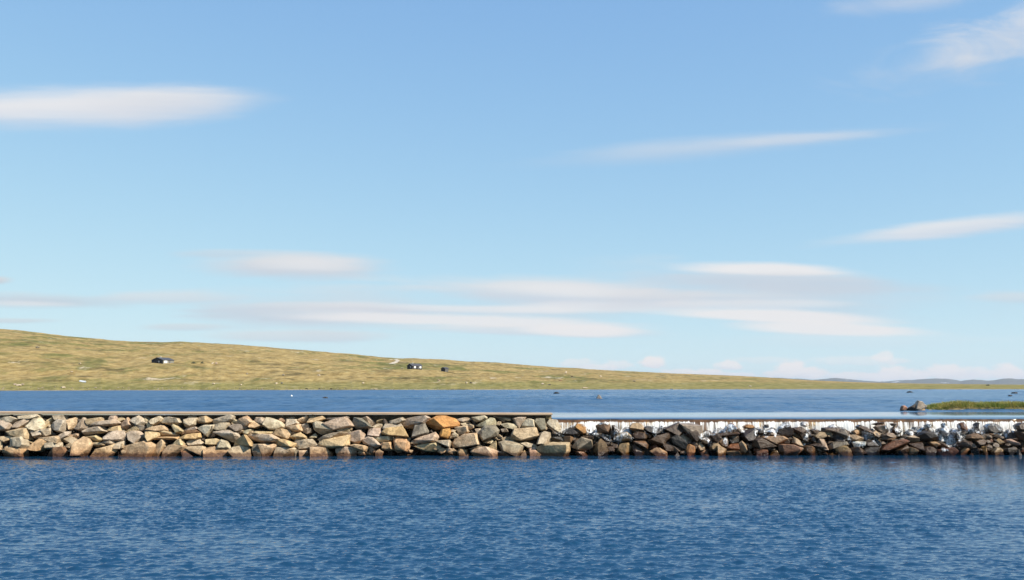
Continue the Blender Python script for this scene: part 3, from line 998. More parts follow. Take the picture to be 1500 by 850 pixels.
def stone_mesh(name, pts, seed, thick, up=0.0, cuts=2, rough=0.022, smooth_=False):
    """A broken stone: pts is its outline (x, z) round (0, 0); y is depth."""
    r = random.Random(seed)
    rad = math.sqrt(sum(x * x + z * z for x, z in pts) / len(pts))
    bm = bmesh.new()
    s1 = r.uniform(0.66, 0.90)
    sxx, szz = r.uniform(-0.14, 0.08) * rad, r.uniform(-0.02, 0.16) * rad
    tx, tz = r.uniform(-0.55, 0.35), r.uniform(-0.15, 0.75)      # how the broken face leans
    for x, z in pts:
        under = 1.0 if z < -0.2 * rad else 0.0                       # undersides fall away to the back
        bm.verts.new((x, (r.uniform(-0.30, 0.20) + 0.25 * under) * thick, z))
        if r.random() < 0.30: continue                               # a corner struck off
        xf, zf = x * s1 + sxx, z * s1 + szz
        bm.verts.new((xf, -thick * 0.95 + tx * xf + tz * zf + r.uniform(-0.14, 0.14) * thick, zf))
        bm.verts.new((x * 0.85, thick * r.uniform(0.8, 1.2), z * 0.85))
    res = bmesh.ops.convex_hull(bm, input=bm.verts)
    junk = list({g for g in res['geom_interior'] + res['geom_unused'] if isinstance(g, bmesh.types.BMVert)})
    if junk:
        bmesh.ops.delete(bm, geom=junk, context='VERTS')
    bmesh.ops.bevel(bm, geom=[e for e in bm.edges if e.calc_face_angle(0) > 0.5], offset=0.008 + 0.012 * rad, segments=1, affect='EDGES', clamp_overlap=True)
    if cuts:
        bmesh.ops.triangulate(bm, faces=bm.faces)
        long = [e for e in bm.edges if e.calc_length() > 0.10]
        bmesh.ops.subdivide_edges(bm, edges=long, cuts=1)
        bmesh.ops.triangulate(bm, faces=bm.faces)
        if cuts > 1:
            long = [e for e in bm.edges if e.calc_length() > 0.13]
            bmesh.ops.subdivide_edges(bm, edges=long, cuts=1)
            bmesh.ops.triangulate(bm, faces=bm.faces)
        o3 = Vector((r.uniform(0, 50), r.uniform(0, 50), r.uniform(0, 50)))
        for v in bm.verts:
            d = mnoise.noise(v.co * 4.2 + o3) * rough * 0.7 + mnoise.noise(v.co * 11 + o3) * rough * 0.6
            v.co += v.co.normalized() * d
    bmesh.ops.recalc_face_normals(bm, faces=bm.faces)
    me = bpy.data.meshes.new(name)
    bm.to_mesh(me)
    bm.free()
    me.materials.append(M_STONE)
    return me

def parse():
    out = []
    for tile, block in enumerate(STONES):
        for line in block.strip().splitlines():
            a = line.split()
            v = [float(x) for x in a[1:]]
            pts = [(v[i] + tile * 150, v[i + 1] + 598) for i in range(0, len(v), 2)]
            n = len(pts)
            area = abs(sum(pts[i][0] * pts[(i + 1) % n][1] - pts[(i + 1) % n][0] * pts[i][1] for i in range(n))) / 2
            cx = sum(p[0] for p in pts) / n; cy = sum(p[1] for p in pts) / n
            xs = [p[0] for p in pts]; ys = [p[1] for p in pts]
            out.append(dict(c=a[0], pts=pts, area=area, cx=cx, cy=cy, w=max(xs) - min(xs), h=max(ys) - min(ys), x0=min(xs), x1=max(xs), y0=min(ys), y1=max(ys)))
    return out

stones = parse()
order = sorted(range(len(stones)), key=lambda i: -stones[i]['area'])
solo = set(order[:292])

# --- what is said of each stone
def shape_of(s):
    r = s['w'] / max(s['h'], 1)
    big = s['area'] > 230
    small = s['area'] < 75
    n = len(s['pts'])
    if r > 2.6: sh = 'long flat'
    elif r > 1.75: sh = 'slab-like'
    elif r < 0.75: sh = 'upright'
    elif n == 4: sh = 'blocky'
    elif n == 3: sh = 'three-cornered'
    elif n >= 8: sh = 'many-cornered'
    elif n == 5: sh = 'wedge-shaped'
    else: sh = 'angular'
    return ('big ' if big else 'small ' if small else '') + sh

LAND = [(58, 'pale big stone'), ]
MARKS = [(58, 'the large pale stone under the cap'), (238, 'the gable cabin'), (386 + 34, 'the pale stone pile top'),]
def find(c, px, py):
    return min((s for s in stones if s['c'] == c), key=lambda s: (s['cx'] - px) ** 2 + (s['cy'] - py) ** 2)
KEYS = [
    (find('o', 58, 656), 'biggest orange tan boulder near the left end of the dam', 'the orange tan boulder'),
    (find('t', 202, 657), 'low broad tan boulder at the water, left of an upright stone', 'the low broad boulder'),
    (find('g', 331, 640), 'large grey slab tilting down rightward over a black gap', 'the tilted grey slab'),
    (find('d', 530, 619), 'dark-faced grey block with pale top just under the concrete cap', 'the dark-faced block'),
    (find('o', 578, 634), 'orange block with a grey top, right of the dark-faced block', 'the grey-topped block'),
    (find('O', 650, 619), 'large rust-stained orange boulder under the concrete cap', 'the rust-stained boulder'),
    (find('t', 770, 637), 'largest squared tan block, left of where the cap ends', 'the squared tan block'),
    (find('t', 811, 656), 'long flat-topped tan block sitting at the waterline where the waterfall begins', 'the long tan block'),
    (find('O', 850, 627), 'wet rust orange stone in white water just right of the cap end', 'the wet rust stone'),
    (find('O', 1010, 660), 'round bright orange boulder at the waterline under the waterfall', 'the round orange boulder'),
    (find('S', 1157, 658), 'big salmon pink block at the waterline under the waterfall', 'the salmon pink block'),
    (find('w', 1257, 651), 'bright whitish block with straight edges among wet black stones', 'the whitish block'),
    (find('r', 1309, 653), 'wide reddish brown slab sloping to the water under the falls', 'the wide reddish slab'),
    (find('s', 1481, 648), 'pinkish oval boulder near the right end of the dam', 'the pinkish oval boulder'),
    (find('p', 1461, 661), 'pale domed stone at the waterline near the right end of the dam', 'the pale domed stone'),
]
used_labels = set()
def course_of(s):
    y = s['cy'] - 598
    if s['y1'] - 598 >= 63: return 'at the water'
    wf = s['cx'] > 812
    if y < 22: return 'under the falls' if wf else 'under the cap'
    if y < 38: return 'in upper rows'
    if y < 50: return 'in middle rows'
    return 'in lower rows'

def steps_word(n):
    return {0: 'just', 1: 'one', 2: 'two', 3: 'three', 4: 'four', 5: 'five', 6: 'six', 7: 'seven', 8: 'eight'}.get(n, 'far')

def label_stone(s):
    for k in KEYS:
        if k[0] is s:
            used_labels.add(k[1])
            return k[1]
    kind = 'stone' if s['area'] < 150 else 'boulder'
    head = f"{shape_of(s)} {CNAME[s['c']]} {kind}"
    near = sorted(KEYS, key=lambda k: abs(k[0]['cx'] - s['cx']) + 0.8 * abs(k[0]['cy'] - s['cy']))
    k = near[0]
    dx, dy = s['cx'] - k[0]['cx'], s['cy'] - k[0]['cy']
    if abs(dx) < 14:
        rel = f"{'below' if dy > 0 else 'above'} {k[2]}"
    else:
        rel = f"{steps_word(int(abs(dx) / 21))} {'right' if dx > 0 else 'left'} of {k[2]}"
    cands = [f"{head} {course_of(s)}, {rel}"]
    nb = sorted((q for q in stones if q is not s and q['area'] > 60), key=lambda q: math.hypot(q['cx'] - s['cx'], 1.3 * (q['cy'] - s['cy'])))[:6]
    for q in nb:
        ddx, ddy = s['cx'] - q['cx'], s['cy'] - q['cy']
        side = ('under' if ddy > 0 else 'on') if abs(ddy) > abs(ddx) * 0.8 else ('right of' if ddx > 0 else 'left of')
        cands.append(f"{head} {side} a {CNAME[q['c']]} one, {rel}")
        cands.append(f"{head} {side} a {shape_of(q).replace('big ', '').replace('small ', '')} {CNAME[q['c']]} one, {rel}")
    for cnd in cands:
        if cnd not in used_labels and len(cnd.split()) <= 16:
            used_labels.add(cnd)
            return cnd
    for cnd in cands:
        w = cnd.split()
        if cnd not in used_labels and len(w) <= 16:
            used_labels.add(cnd); return cnd
    for q in nb:
        for q2 in nb:
            if q is q2: continue
            cnd = f"{head} between a {CNAME[q['c']]} and a {CNAME[q2['c']]} one, {rel}"
            if cnd not in used_labels and len(cnd.split()) <= 16:
                used_labels.add(cnd); return cnd
    print('no unique label', cands[0])
    return cands[0]

all_v, all_f = [], []
rub_v, rub_f = [], []
def collect(me, loc, V, Fc):
    n = len(V)
    V += [v.co + loc for v in me.vertices]
    Fc += [tuple(n + i for i in p.vertices) for p in me.polygons]

for i, s in enumerate(stones):
    r = random.Random(1000 + i)
    cz = at_y(s['cx'], s['cy'], 41).z
    y = y_face(max(cz, 0)) + r.uniform(-0.13, 0.10) + (0.10 if s['area'] < 90 else 0)
    cpt = at_y(s['cx'], s['cy'], y)
    low = (0.05 if s['y0'] < 613 else 0.0) if s['cx'] < 815 else (0.05 if s['y0'] < 622 else 0.0)
    pts = []
    grow = 1.16 if s['cx'] < 815 else (1.0 if s['cy'] < 624 else 1.08)
    for p in s['pts']:
        q = at_y(p[0], p[1], y)
        dz = q.z - cpt.z
        if p[1] > 662: dz -= 0.22                         # the foot stands under water
        pts.append(((q.x - cpt.x) * grow, dz * grow - low))
    thick = min(0.42, 0.10 + 0.40 * math.sqrt(s['area']) * 0.028)
    wetzone = s['cx'] > 815
    me = stone_mesh('stone', pts, 50 + i, thick, rough=0.020)
    collect(me, cpt, all_v, all_f)
    if i in solo:
        small = s['area'] < 150
        o = bpy.data.objects.new('stone' if small else 'boulder', me)
        COL.objects.link(o)
        o.location = cpt
        base = BASE[s['c']]
        v = r.uniform(0.86, 1.10)
        cc = [min(1, x * v * r.uniform(0.95, 1.05)) for x in base]
        w = 0.0
        if wetzone:
            w = r.uniform(0.45, 0.9)
            if s['c'] not in 'kw': cc = [x * y_ for x, y_ in zip(cc, (0.68, 0.64, 0.60))]
        if s['c'] == 'k':
            w = 0.85
            if r.random() < 0.62: cc = [0.075 * v, 0.046 * v, 0.026 * v]
        o.color = (*cc, w)
        tag(o, label_stone(s), 'stone' if small else 'boulder', 'small stones of the dam face' if small else 'boulders of the dam face')
    else:
        collect(me, cpt, rub_v, rub_f)
        bpy.data.meshes.remove(me)

# rubble packed behind them, and on along the dam past both sides
rr = random.Random(5)
def rubble_stone(x, z, back, size, seed):
    n = rr.randint(5, 8)
    a0 = rr.uniform(0, 6)
    pts = [(size * rr.uniform(0.7, 1.1) * math.cos(a0 + k * 6.283 / n), size * rr.uniform(0.5, 0.9) * math.sin(a0 + k * 6.283 / n)) for k in range(n)]
    me = stone_mesh('rubble', pts, seed, size * 0.8, cuts=1, rough=0.015)
    loc = Vector((x, y_face(max(z, 0)) + back, z))
    collect(me, loc, rub_v, rub_f)
    collect(me, loc, all_v, all_f)
    bpy.data.meshes.remove(me)
k = 0
for row in range(6):
    x = -22.5
    while x < 22.5:
        z = -0.15 + row * 0.26
        top = 1.22 if x < X_END else 1.05
        if z < top:
            rubble_stone(x, min(z + rr.uniform(-0.08, 0.08), top - 0.12), 0.60 + rr.uniform(-0.04, 0.08), rr.uniform(0.2, 0.34), 5000 + k)
        k += 1
        x += rr.uniform(0.38, 0.6)
for row in range(5):
    for sgn in (-1, 1):
        x = 21.7
        while x < 34:
            rubble_stone(sgn * x, -0.05 + row * 0.29 + rr.uniform(-0.06, 0.06), rr.uniform(-0.05, 0.12), rr.uniform(0.22, 0.42), 9000 + k)
            k += 1
            x += rr.uniform(0.45, 0.8)
chips = {'dry': ([], []), 'wet': ([], [])}
for k in range(330):
    x = rr.uniform(-21.8, 21.8)
    dry = x < X_END
    z = rr.uniform(0.0, 1.28 if dry else 0.95)
    sz = rr.uniform(0.07, 0.17)
    n = rr.randint(4, 6)
    a0 = rr.uniform(0, 6)
    pts = [(sz * rr.uniform(0.8, 1.5) * math.cos(a0 + q * 6.283 / n), sz * rr.uniform(0.6, 1.0) * math.sin(a0 + q * 6.283 / n)) for q in range(n)]
    me = stone_mesh('chip', pts, 12000 + k, sz * 0.9, cuts=0)
    loc = Vector((x, y_face(z) + rr.uniform(-0.02, 0.10), z))
    collect(me, loc, *chips['dry' if dry else 'wet'])
    collect(me, loc, all_v, all_f)
    bpy.data.meshes.remove(me)
for key, colr, wt_, lab in (('dry', (0.43, 0.335, 0.22), 0.0, 'small tan broken stone wedged between the dry boulders of the dam'), ('wet', (0.13, 0.095, 0.065), 0.8, 'small wet broken stone wedged between the boulders under the falls')):
    ch = link('chip_rubble', mesh_from('chip_rubble', *chips[key]), M_STONE)
    ch.color = (*colr, wt_)
    tag(ch, lab, 'rubble', kind='stuff')
rub = link('rubble', mesh_from('rubble', rub_v, rub_f), M_STONE)
rub.color = (0.085, 0.066, 0.05, 0.3)  # near-black colour puts the shade of the gaps into the stone
tag(rub, 'small broken stone packed in the gaps behind the dam boulders', 'rubble', kind='stuff')

# ------------------------------------------------------------------ water falling over the sill
m, t, b, out = material('falling_water')
pos = obj_pos(t)
px_, py_, pz_ = xyz(t, pos)
strand = t.noise(t.scale(pos, (7.0, 1.0, 0.45)), 1.0, 3, 0.65)
fine = t.noise(t.scale(pos, (20.0, 1.0, 0.9), (3, 0, 2)), 1.0, 3, 0.6)
patch = t.noise(t.scale(pos, (0.9, 1.0, 0.6), (7, 0, 2)), 1.0, 3, 0.6)
fall = t.step(pz_, ZU - 0.09, ZU - 0.26, 0.0, 1.0)            # air is drawn in as it falls
lvl = t.math('ADD', t.math('ADD', t.math('MULTIPLY', strand, 0.85), t.math('MULTIPLY', fine, 0.60)), t.math('MULTIPLY', patch, 0.35))
lvl = t.math('SUBTRACT', lvl, 0.15)
lvl = t.math('ADD', lvl, t.math('MULTIPLY', fall, 0.50))
white = t.step(lvl, 1.10, 1.27)
b.inputs['Base Color'].default_value = (0.84, 0.82, 0.77, 1)
b.inputs['Roughness'].default_value = 0.5
t.put(b.inputs['Normal'], t.bump(t.math('ADD', strand, fine), 0.6, 0.04))
gl = t.new('ShaderNodeBsdfGlossy'); gl.inputs['Roughness'].default_value = 0.12
gl.inputs['Color'].default_value = (0.9, 0.8, 0.65, 1)
tr = t.new('ShaderNodeBsdfTransparent'); tr.inputs['Color'].default_value = (0.95, 0.80, 0.58, 1)
fres = t.new('ShaderNodeFresnel'); fres.inputs['IOR'].default_value = 1.33
clear = t.new('ShaderNodeMixShader')
t.put(clear.inputs[0], t.math('ADD', fres.outputs[0], 0.06)); t.l.new(tr.outputs[0], clear.inputs[1]); t.l.new(gl.outputs[0], clear.inputs[2])
mx = t.new('ShaderNodeMixShader')
t.put(mx.inputs[0], white); t.l.new(clear.outputs[0], mx.inputs[1]); t.l.new(b.outputs[0], mx.inputs[2])
t.l.new(mx.outputs[0], out.inputs[0])
M_FALL = m
xs_ = np.arange(X_END + 0.02, 34, 0.035)
prof = [(0.06, -0.050), (0.015, -0.062), (-0.03, -0.085), (-0.065, -0.12), (-0.09, -0.17), (-0.11, -0.24), (-0.125, -0.33), (-0.14, -0.45), (-0.15, -0.60), (-0.16, -0.80)]
P = np.zeros((len(prof), len(xs_), 3))
wav = 0.03 * fbm(xs_ / 0.16, xs_ * 0, 201, 3) + 0.05 * fbm(xs_ / 0.7, xs_ * 0, 205, 2)
for j, (dy, dz) in enumerate(prof):
    f = j / (len(prof) - 1)
    P[j, :, 0] = xs_
    P[j, :, 1] = Y_WALL - 0.02 + dy + wav * f * 2.0
    P[j, :, 2] = ZU + dz
falls = link('waterfall', grid_mesh('waterfall', P), M_FALL)
tag(falls, 'thin white curtain of water falling over the brown weir sill', 'waterfall')

# white water running down over the stones: draped on what lies under it
bvh = BVHTree.FromPolygons([tuple(v) for v in all_v] + [(-40, Y_WALL, -1), (40, Y_WALL, -1), (40, Y_WALL, 1.3), (-40, Y_WALL, 1.3)], all_f + [tuple(len(all_v) + k for k in range(4))])
def inside(px, py, poly):
    c = np.zeros(px.shape, bool)
    n = len(poly)
    for i in range(n):
        x1, y1 = poly[i]; x2, y2 = poly[(i + 1) % n]
        if y1 == y2: continue
        c ^= ((y1 > py) != (y2 > py)) & (px < (x2 - x1) * (py - y1) / (y2 - y1) + x1)
    return c
step = 0.9
gxs = np.arange(812, 1506, step); gys = np.arange(613, 663, step)
GX, GY = np.meshgrid(gxs, gys)
jx = 1.8 * fbm(GX / 5, GY / 5, 301); jy = 1.8 * fbm(GX / 5, GY / 5, 305)
cover = np.zeros(GX.shape, bool)
for tile, txt in WHITE:
    v = [float(x) for x in txt.split()]
    poly = [(v[i] + tile * 150, v[i + 1] + 598) for i in range(0, len(v), 2)]
    cover |= inside(GX + jx, GY + jy, poly)
wide = cover.copy()
for _i in range(2):
    p_ = np.pad(wide, 1)
    wide = p_[:-2, 1:-1] | p_[2:, 1:-1] | p_[1:-1, :-2] | p_[1:-1, 2:] | p_[1:-1, 1:-1]
P = np.zeros((*GX.shape, 3))
dep = np.full(GX.shape, 99.0)
DIR = np.zeros((*GX.shape, 3))
eye = Vector((0, 0, CZ))
lump = fbm(GX / 4.0, GY / 3.0, 311, 3)
for iy in range(GX.shape[0]):
    for ix in range(GX.shape[1]):
        if not wide[iy, ix]:
            continue
        d = ray(GX[iy, ix], GY[iy, ix])
        hit = bvh.ray_cast(eye, d)
        if hit[0] is None: continue
        dep[iy, ix] = hit[3]
        DIR[iy, ix] = d
# a running sheet rounds off the corners of the stones under it
ok = dep < 90
for _i in range(4):
    num = np.zeros(dep.shape); cnt = np.zeros(dep.shape)
    for oy in (-1, 0, 1):
        for ox in (-1, 0, 1):
            q_ = np.roll(np.roll(dep, oy, 0), ox, 1)
            near_ = ok & (np.abs(q_ - dep) < 0.35)
            num += np.where(near_, q_, 0); cnt += near_
    dep = np.where(ok, np.minimum(num / np.maximum(cnt, 1), dep + 0.01), dep)
fine_l = fbm(GX / 1.7, GY / 2.4, 321, 3)
dist = dep - 0.05 - 0.07 * lump - 0.07 * fine_l
P = np.array(eye) + DIR * dist[..., None]
dens = wide.astype(float)
for _i in range(3):                                        # the spray thins out towards its edges
    p_ = np.pad(dens, 1, mode='edge')
    dens = (p_[:-2, 1:-1] + p_[2:, 1:-1] + p_[1:-1, :-2] + p_[1:-1, 2:] + p_[1:-1, 1:-1] * 2) / 6
q = wide[:-1, :-1] & wide[1:, :-1] & wide[:-1, 1:] & wide[1:, 1:]
dmax = np.maximum.reduce([dep[:-1, :-1], dep[1:, :-1], dep[:-1, 1:], dep[1:, 1:]])
dmin = np.minimum.reduce([dep[:-1, :-1], dep[1:, :-1], dep[:-1, 1:], dep[1:, 1:]])
q &= (dmax < 90) & (dmax - dmin < 0.45)
m, t, b, out = material('white_water')
pos = obj_pos(t)
a1 = t.noise(t.scale(pos, (15.0, 7.0, 4.0)), 1.0, 5, 0.82, 0.8)
a2 = t.noise(t.scale(pos, (1.6, 1.6, 1.6), (4, 4, 4)), 1.0, 3, 0.6)
da = t.new('ShaderNodeAttribute', attribute_name='spray').outputs['Fac']
al = t.step(t.math('ADD', t.math('ADD', a1, t.math('MULTIPLY', a2, 0.5)), t.math('MULTIPLY', t.math('SUBTRACT', da, 1.0), 0.75)), 0.61, 0.92)
t.put(b.inputs['Base Color'], t.mix(t.step(a1, 0.4, 0.65), (0.80, 0.80, 0.78), (0.92, 0.92, 0.90)))
b.inputs['Roughness'].default_value = 0.6
b.inputs['Subsurface Weight'].default_value = 0.0
t.put(b.inputs['Normal'], t.bump(a1, 0.5, 0.04))
tr = t.new('ShaderNodeBsdfTransparent')
mx = t.new('ShaderNodeMixShader')
t.put(mx.inputs[0], al); t.l.new(tr.outputs[0], mx.inputs[1]); t.l.new(b.outputs[0], mx.inputs[2])
t.l.new(mx.outputs[0], out.inputs[0])
foam = link('white_water', grid_mesh('white_water', P, q), m)
at_ = foam.data.attributes.new('spray', 'FLOAT', 'POINT')
at_.data.foreach_set('value', dens.reshape(-1).astype(np.float32))
# drop the unused points
bm = bmesh.new(); bm.from_mesh(foam.data)
bmesh.ops.delete(bm, geom=[v for v in bm.verts if not v.link_faces], context='VERTS')
# splashes thrown up where the fall meets the stones
rs_ = random.Random(77)
cov = np.argwhere(cover & (dep < 90))
for k in range(3200):
    iy, ix = cov[rs_.randrange(len(cov))]
    c = Vector(P[iy, ix]) + Vector((rs_.gauss(0, 0.05), -abs(rs_.gauss(0, 0.07)), rs_.gauss(0, 0.045)))
    s = rs_.uniform(0.003, 0.010)
    vv = [bm.verts.new(c + Vector(w) * s) for w in ((1, 0, -.6), (-.6, .9, -.6), (-.6, -.9, -.6), (0, 0, rs_.uniform(0.9, 2.0)))]
    for f in ((0, 1, 3), (1, 2, 3), (2, 0, 3), (0, 2, 1)):
        bm.faces.new([vv[w] for w in f])
n_splash = len(bm.verts)
# froth along the foot of the stones
for k in range(0):
    x = rs_.uniform(at_z(1000, 666, 0).x, at_z(1500, 666, 0).x)
    if rs_.random() < 0.25: x = rs_.uniform(2.5, 7)
    y = y_face(0) - rs_.uniform(0.22, 0.50)
    n = 9; L_, D_ = rs_.uniform(0.08, 0.40), rs_.uniform(0.015, 0.04)
    ring = [bm.verts.new((x + L_ * math.cos(a) * rs_.uniform(0.7, 1.2), y + D_ * math.sin(a) * rs_.uniform(0.7, 1.2), rs_.uniform(0.01, 0.03))) for a in [6.283 * w / n for w in range(n)]]
    mid = bm.verts.new((x, y, 0.045))
    for w in range(n):
        bm.faces.new((ring[w], ring[(w + 1) % n], mid))
lay = bm.verts.layers.float.get('spray')
bm.verts.index_update()
for v in bm.verts:
    if v[lay] == 0.0: v[lay] = 1.6 if v.index < n_splash else 0.62
bm.to_mesh(foam.data); bm.free()
tag(foam, 'white frothing water streaming down between the wet stones', 'white water', kind='stuff')
# ------------------------------------------------------------------ cabins on the hillside
M_TAR = simple('tarred_boards', (0.020, 0.019, 0.020), 0.75, 0.4, 2.0)
M_GREY = simple('weathered_boards', (0.11, 0.105, 0.095), 0.85, 0.3, 2.0)
M_ROOF = simple('slate_roof', (0.065, 0.063, 0.068), 0.6, 0.25, 1.5)
M_WHITE = simple('white_paint', (0.80, 0.80, 0.77), 0.5, 0.06, 3.0)
M_GLASS = simple('window_glass', (0.10, 0.13, 0.16), 0.08, 0.1, 1.0, 0.8)
M_PIPE = simple('metal_flue', (0.55, 0.54, 0.50), 0.4, 0.1, 3.0)

def cabin(px, py, wid, length, wall_h, rise, yaw, label, wins, gable_win=True, chimney=True, side_mat=None, ext=None):
    """Gable to the left front, long side to the right front; the corner between them stands at the pixel."""
    loc = ground_at(px, py)
    root = empty('cabin', loc + Vector((-math.sin(yaw), math.cos(yaw), 0)) * wid / 2, yaw)
    tag(root, label, 'cabin', 'cabins on the far hillside')
    # local: x along the ridge (away to the right), y across; gable at x = 0, front long side at y = -wid/2
    hw = wid / 2
    bm = bmesh.new()
    v = [bm.verts.new(c) for c in ((0, -hw, -1.5), (0, hw, -1.5), (0, hw, wall_h), (0, 0, wall_h + rise), (0, -hw, wall_h))]
    w = [bm.verts.new(c) for c in ((length, -hw, -1.5), (length, hw, -1.5), (length, hw, wall_h), (length, 0, wall_h + rise), (length, -hw, wall_h))]
    bm.faces.new(v); bm.faces.new(w[::-1])
    for i in range(5):
        bm.faces.new((v[i], w[i], w[(i + 1) % 5], v[(i + 1) % 5]))
    bmesh.ops.recalc_face_normals(bm, faces=bm.faces)
    wall = bm_obj('wall', bm, M_TAR, root)
    if side_mat:
        bm = bmesh.new(); bm_box(bm, 0.05, length - 0.05, -hw - 0.04, -hw - 0.004, -1.4, wall_h - 0.08)
        bm_obj('side_cladding', bm, side_mat, root)
    bm = bmesh.new()
    ov, th = 0.35, 0.14
    for sg in (-1, 1):
        e = [(-ov, 0, wall_h + rise + 0.02), (length + ov, 0, wall_h + rise + 0.02), (length + ov, sg * (hw + ov), wall_h - rise * ov / hw + 0.02), (-ov, sg * (hw + ov), wall_h - rise * ov / hw + 0.02)]
        lo = [bm.verts.new(c) for c in e]
        hi = [bm.verts.new((c[0], c[1], c[2] + th)) for c in e]
        bm.faces.new(lo); bm.faces.new(hi[::-1])
        for i in range(4):
            bm.faces.new((lo[i], hi[i], hi[(i + 1) % 4], lo[(i + 1) % 4]))
    bmesh.ops.recalc_face_normals(bm, faces=bm.faces)
    roof = bm_obj('roof', bm, M_ROOF, root)
    if chimney:
        bm = bmesh.new(); bm_box(bm, length * 0.32, length * 0.32 + 0.45, 0.2, 0.65, wall_h + rise - 0.5, wall_h + rise + 0.75, 0.03)
        bm_obj('chimney', bm, M_PIPE, roof)
    def window(x, z, ww, wh, front):
        bm = bmesh.new()
        if front:
            bm_box(bm, x, x + ww, -hw - 0.12, -hw - 0.045, z, z + wh, 0.01)
            f = bm_obj('window', bm, M_WHITE, root)
            bm = bmesh.new()
            g = 0.16
            bm_box(bm, x + g, x + ww / 2 - g / 3, -hw - 0.135, -hw - 0.12, z + g, z + wh - g)
            bm_box(bm, x + ww / 2 + g / 3, x + ww - g, -hw - 0.135, -hw - 0.12, z + g, z + wh - g)
        else:
            bm_box(bm, -0.09, -0.01, x, x + ww, z, z + wh, 0.01)
            f = bm_obj('window', bm, M_WHITE, root)
            bm = bmesh.new()
            bm_box(bm, -0.105, -0.09, x + 0.16, x + ww - 0.16, z + 0.16, z + wh - 0.16)
        bm_obj('pane', bm, M_GLASS if not front else M_WHITE_PANE, f)
    for x, z, ww, wh in wins:
        window(x, z, ww, wh, True)
    if gable_win:
        window(-hw * 0.30 - 0.4, wall_h * 0.40, 0.8, 0.9, False)
    bm = bmesh.new()
    dx = length * 0.55
    bm_box(bm, dx, dx + 0.9, -hw - 0.10, -hw - 0.045, 0.05, 2.0)
    d = bm_obj('door', bm, M_GREY, root)
    bm = bmesh.new(); bm_box(bm, dx + 0.75, dx + 0.83, -hw - 0.16, -hw - 0.10, 0.95, 1.05)
    bm_obj('handle', bm, M_PIPE, d)
    # stone footing
    bm = bmesh.new(); bm_box(bm, -0.06, length + 0.06, -hw - 0.03, hw + 0.06, -1.9, -1.35)
    bm_obj('footing', bm, M_GREY, root)
    return root

# plain white panes for the windows of the long side
M_WHITE_PANE = simple('white_pane', (0.72, 0.74, 0.74), 0.15, 0.05, 1.0, 0.6)
yaw = math.radians(47)
M_PALE = simple('pale_weathered_boards', (0.20, 0.19, 0.155), 0.85, 0.2, 2.0)
cabin(238.6, 533.3, 9.2, 8.2, 2.25, 1.45, math.radians(62), 'largest black timber cabin, white window and grey side wall, on the left hill slope',
      [(0.9, 0.55, 2.2, 1.35)], side_mat=M_PALE)
cabin(604.0, 540.8, 5.2, 8.6, 2.2, 1.4, yaw, 'long black cabin with white windows and a chimney, right of the pale track',
      [(1.4, 0.6, 1.7, 1.6), (6.3, 0.6, 1.6, 1.6)])
cabin(652.0, 544.8, 3.8, 3.0, 2.1, 0.8, yaw, 'smallest black shed cabin, windowless in its gable, right of the long cabin',
      [], gable_win=False, chimney=False, side_mat=M_GREY)

# ------------------------------------------------------------------ upturned boat on the shore
def boat(px, py):
    loc = ground_at(px, py)
    root = empty('rowing_boat', loc + Vector((0, 0, 0.05)), math.radians(-38))
    root.rotation_euler = (math.radians(8), math.radians(4), math.radians(-38))
    tag(root, 'white rowing boat lying upturned on the grass by the far shore', 'boat')
    bm = bmesh.new()
    rings = []
    n, L_ = 16, 5.4
    for i in range(n + 1):
        f = i / n
        x = (f - 0.5) * L_
        bw = 0.85 * (1 - max(0, (f - 0.45) / 0.55) ** 2.2) * (0.82 + 0.18 * min(1, f / 0.3)) + 0.02
        hh = 0.62 - 0.12 * f
        rings.append([bm.verts.new((x, bw * math.cos(a), hh * math.sin(a) ** 0.8 if math.sin(a) > 0 else 0)) for a in [math.pi * k / 10 for k in range(11)]])
    for a, c in zip(rings, rings[1:]):
        for k in range(10):
            bm.faces.new((a[k], c[k], c[k + 1], a[k + 1]))
    bm.faces.new(rings[0])
    bmesh.ops.recalc_face_normals(bm, faces=bm.faces)
    bm_obj('hull', bm, M_WHITE, root)
    bm = bmesh.new(); bm_box(bm, -2.6, 2.2, -0.05, 0.05, 0.52, 0.70, 0.01)
    bm_obj('keel', bm, M_WHITE, root)
boat(122, 560.0)

# ------------------------------------------------------------------ gravel track on the ridge
M_TRACK = simple('pale_gravel', (0.46, 0.39, 0.29), 0.95, 0.2, 0.6)
def track(name, pix, width):
    pts = [ground_at(x, y) for x, y in pix]
    dense = []
    for a, c in zip(pts, pts[1:]):
        for k in range(8):
            dense.append(a.lerp(c, k / 8))
    dense.append(pts[-1])
    rows = []
    for i, p_ in enumerate(dense):
        q_ = dense[min(i + 1, len(dense) - 1)] - dense[max(i - 1, 0)]
        s_ = Vector((q_.y, -q_.x, 0)).normalized() * width * (0.8 + 0.4 * ((i * 7) % 5) / 5)
        row = []
        for f in (-1, -0.5, 0, 0.5, 1):
            c = p_ + s_ * f
            row.append((c.x, c.y, float(terrain_h(c.x, c.y)) + 0.22 - 0.12 * abs(f)))
        rows.append(row)
    o = link(name, grid_mesh(name, np.array(rows)), M_TRACK)
    tag(o, kind='structure')
track('track', [(572.5, 533.5), (577, 531.8), (581, 530), (583, 528.4), (579.5, 527.0), (573, 526.6)], 1.8)

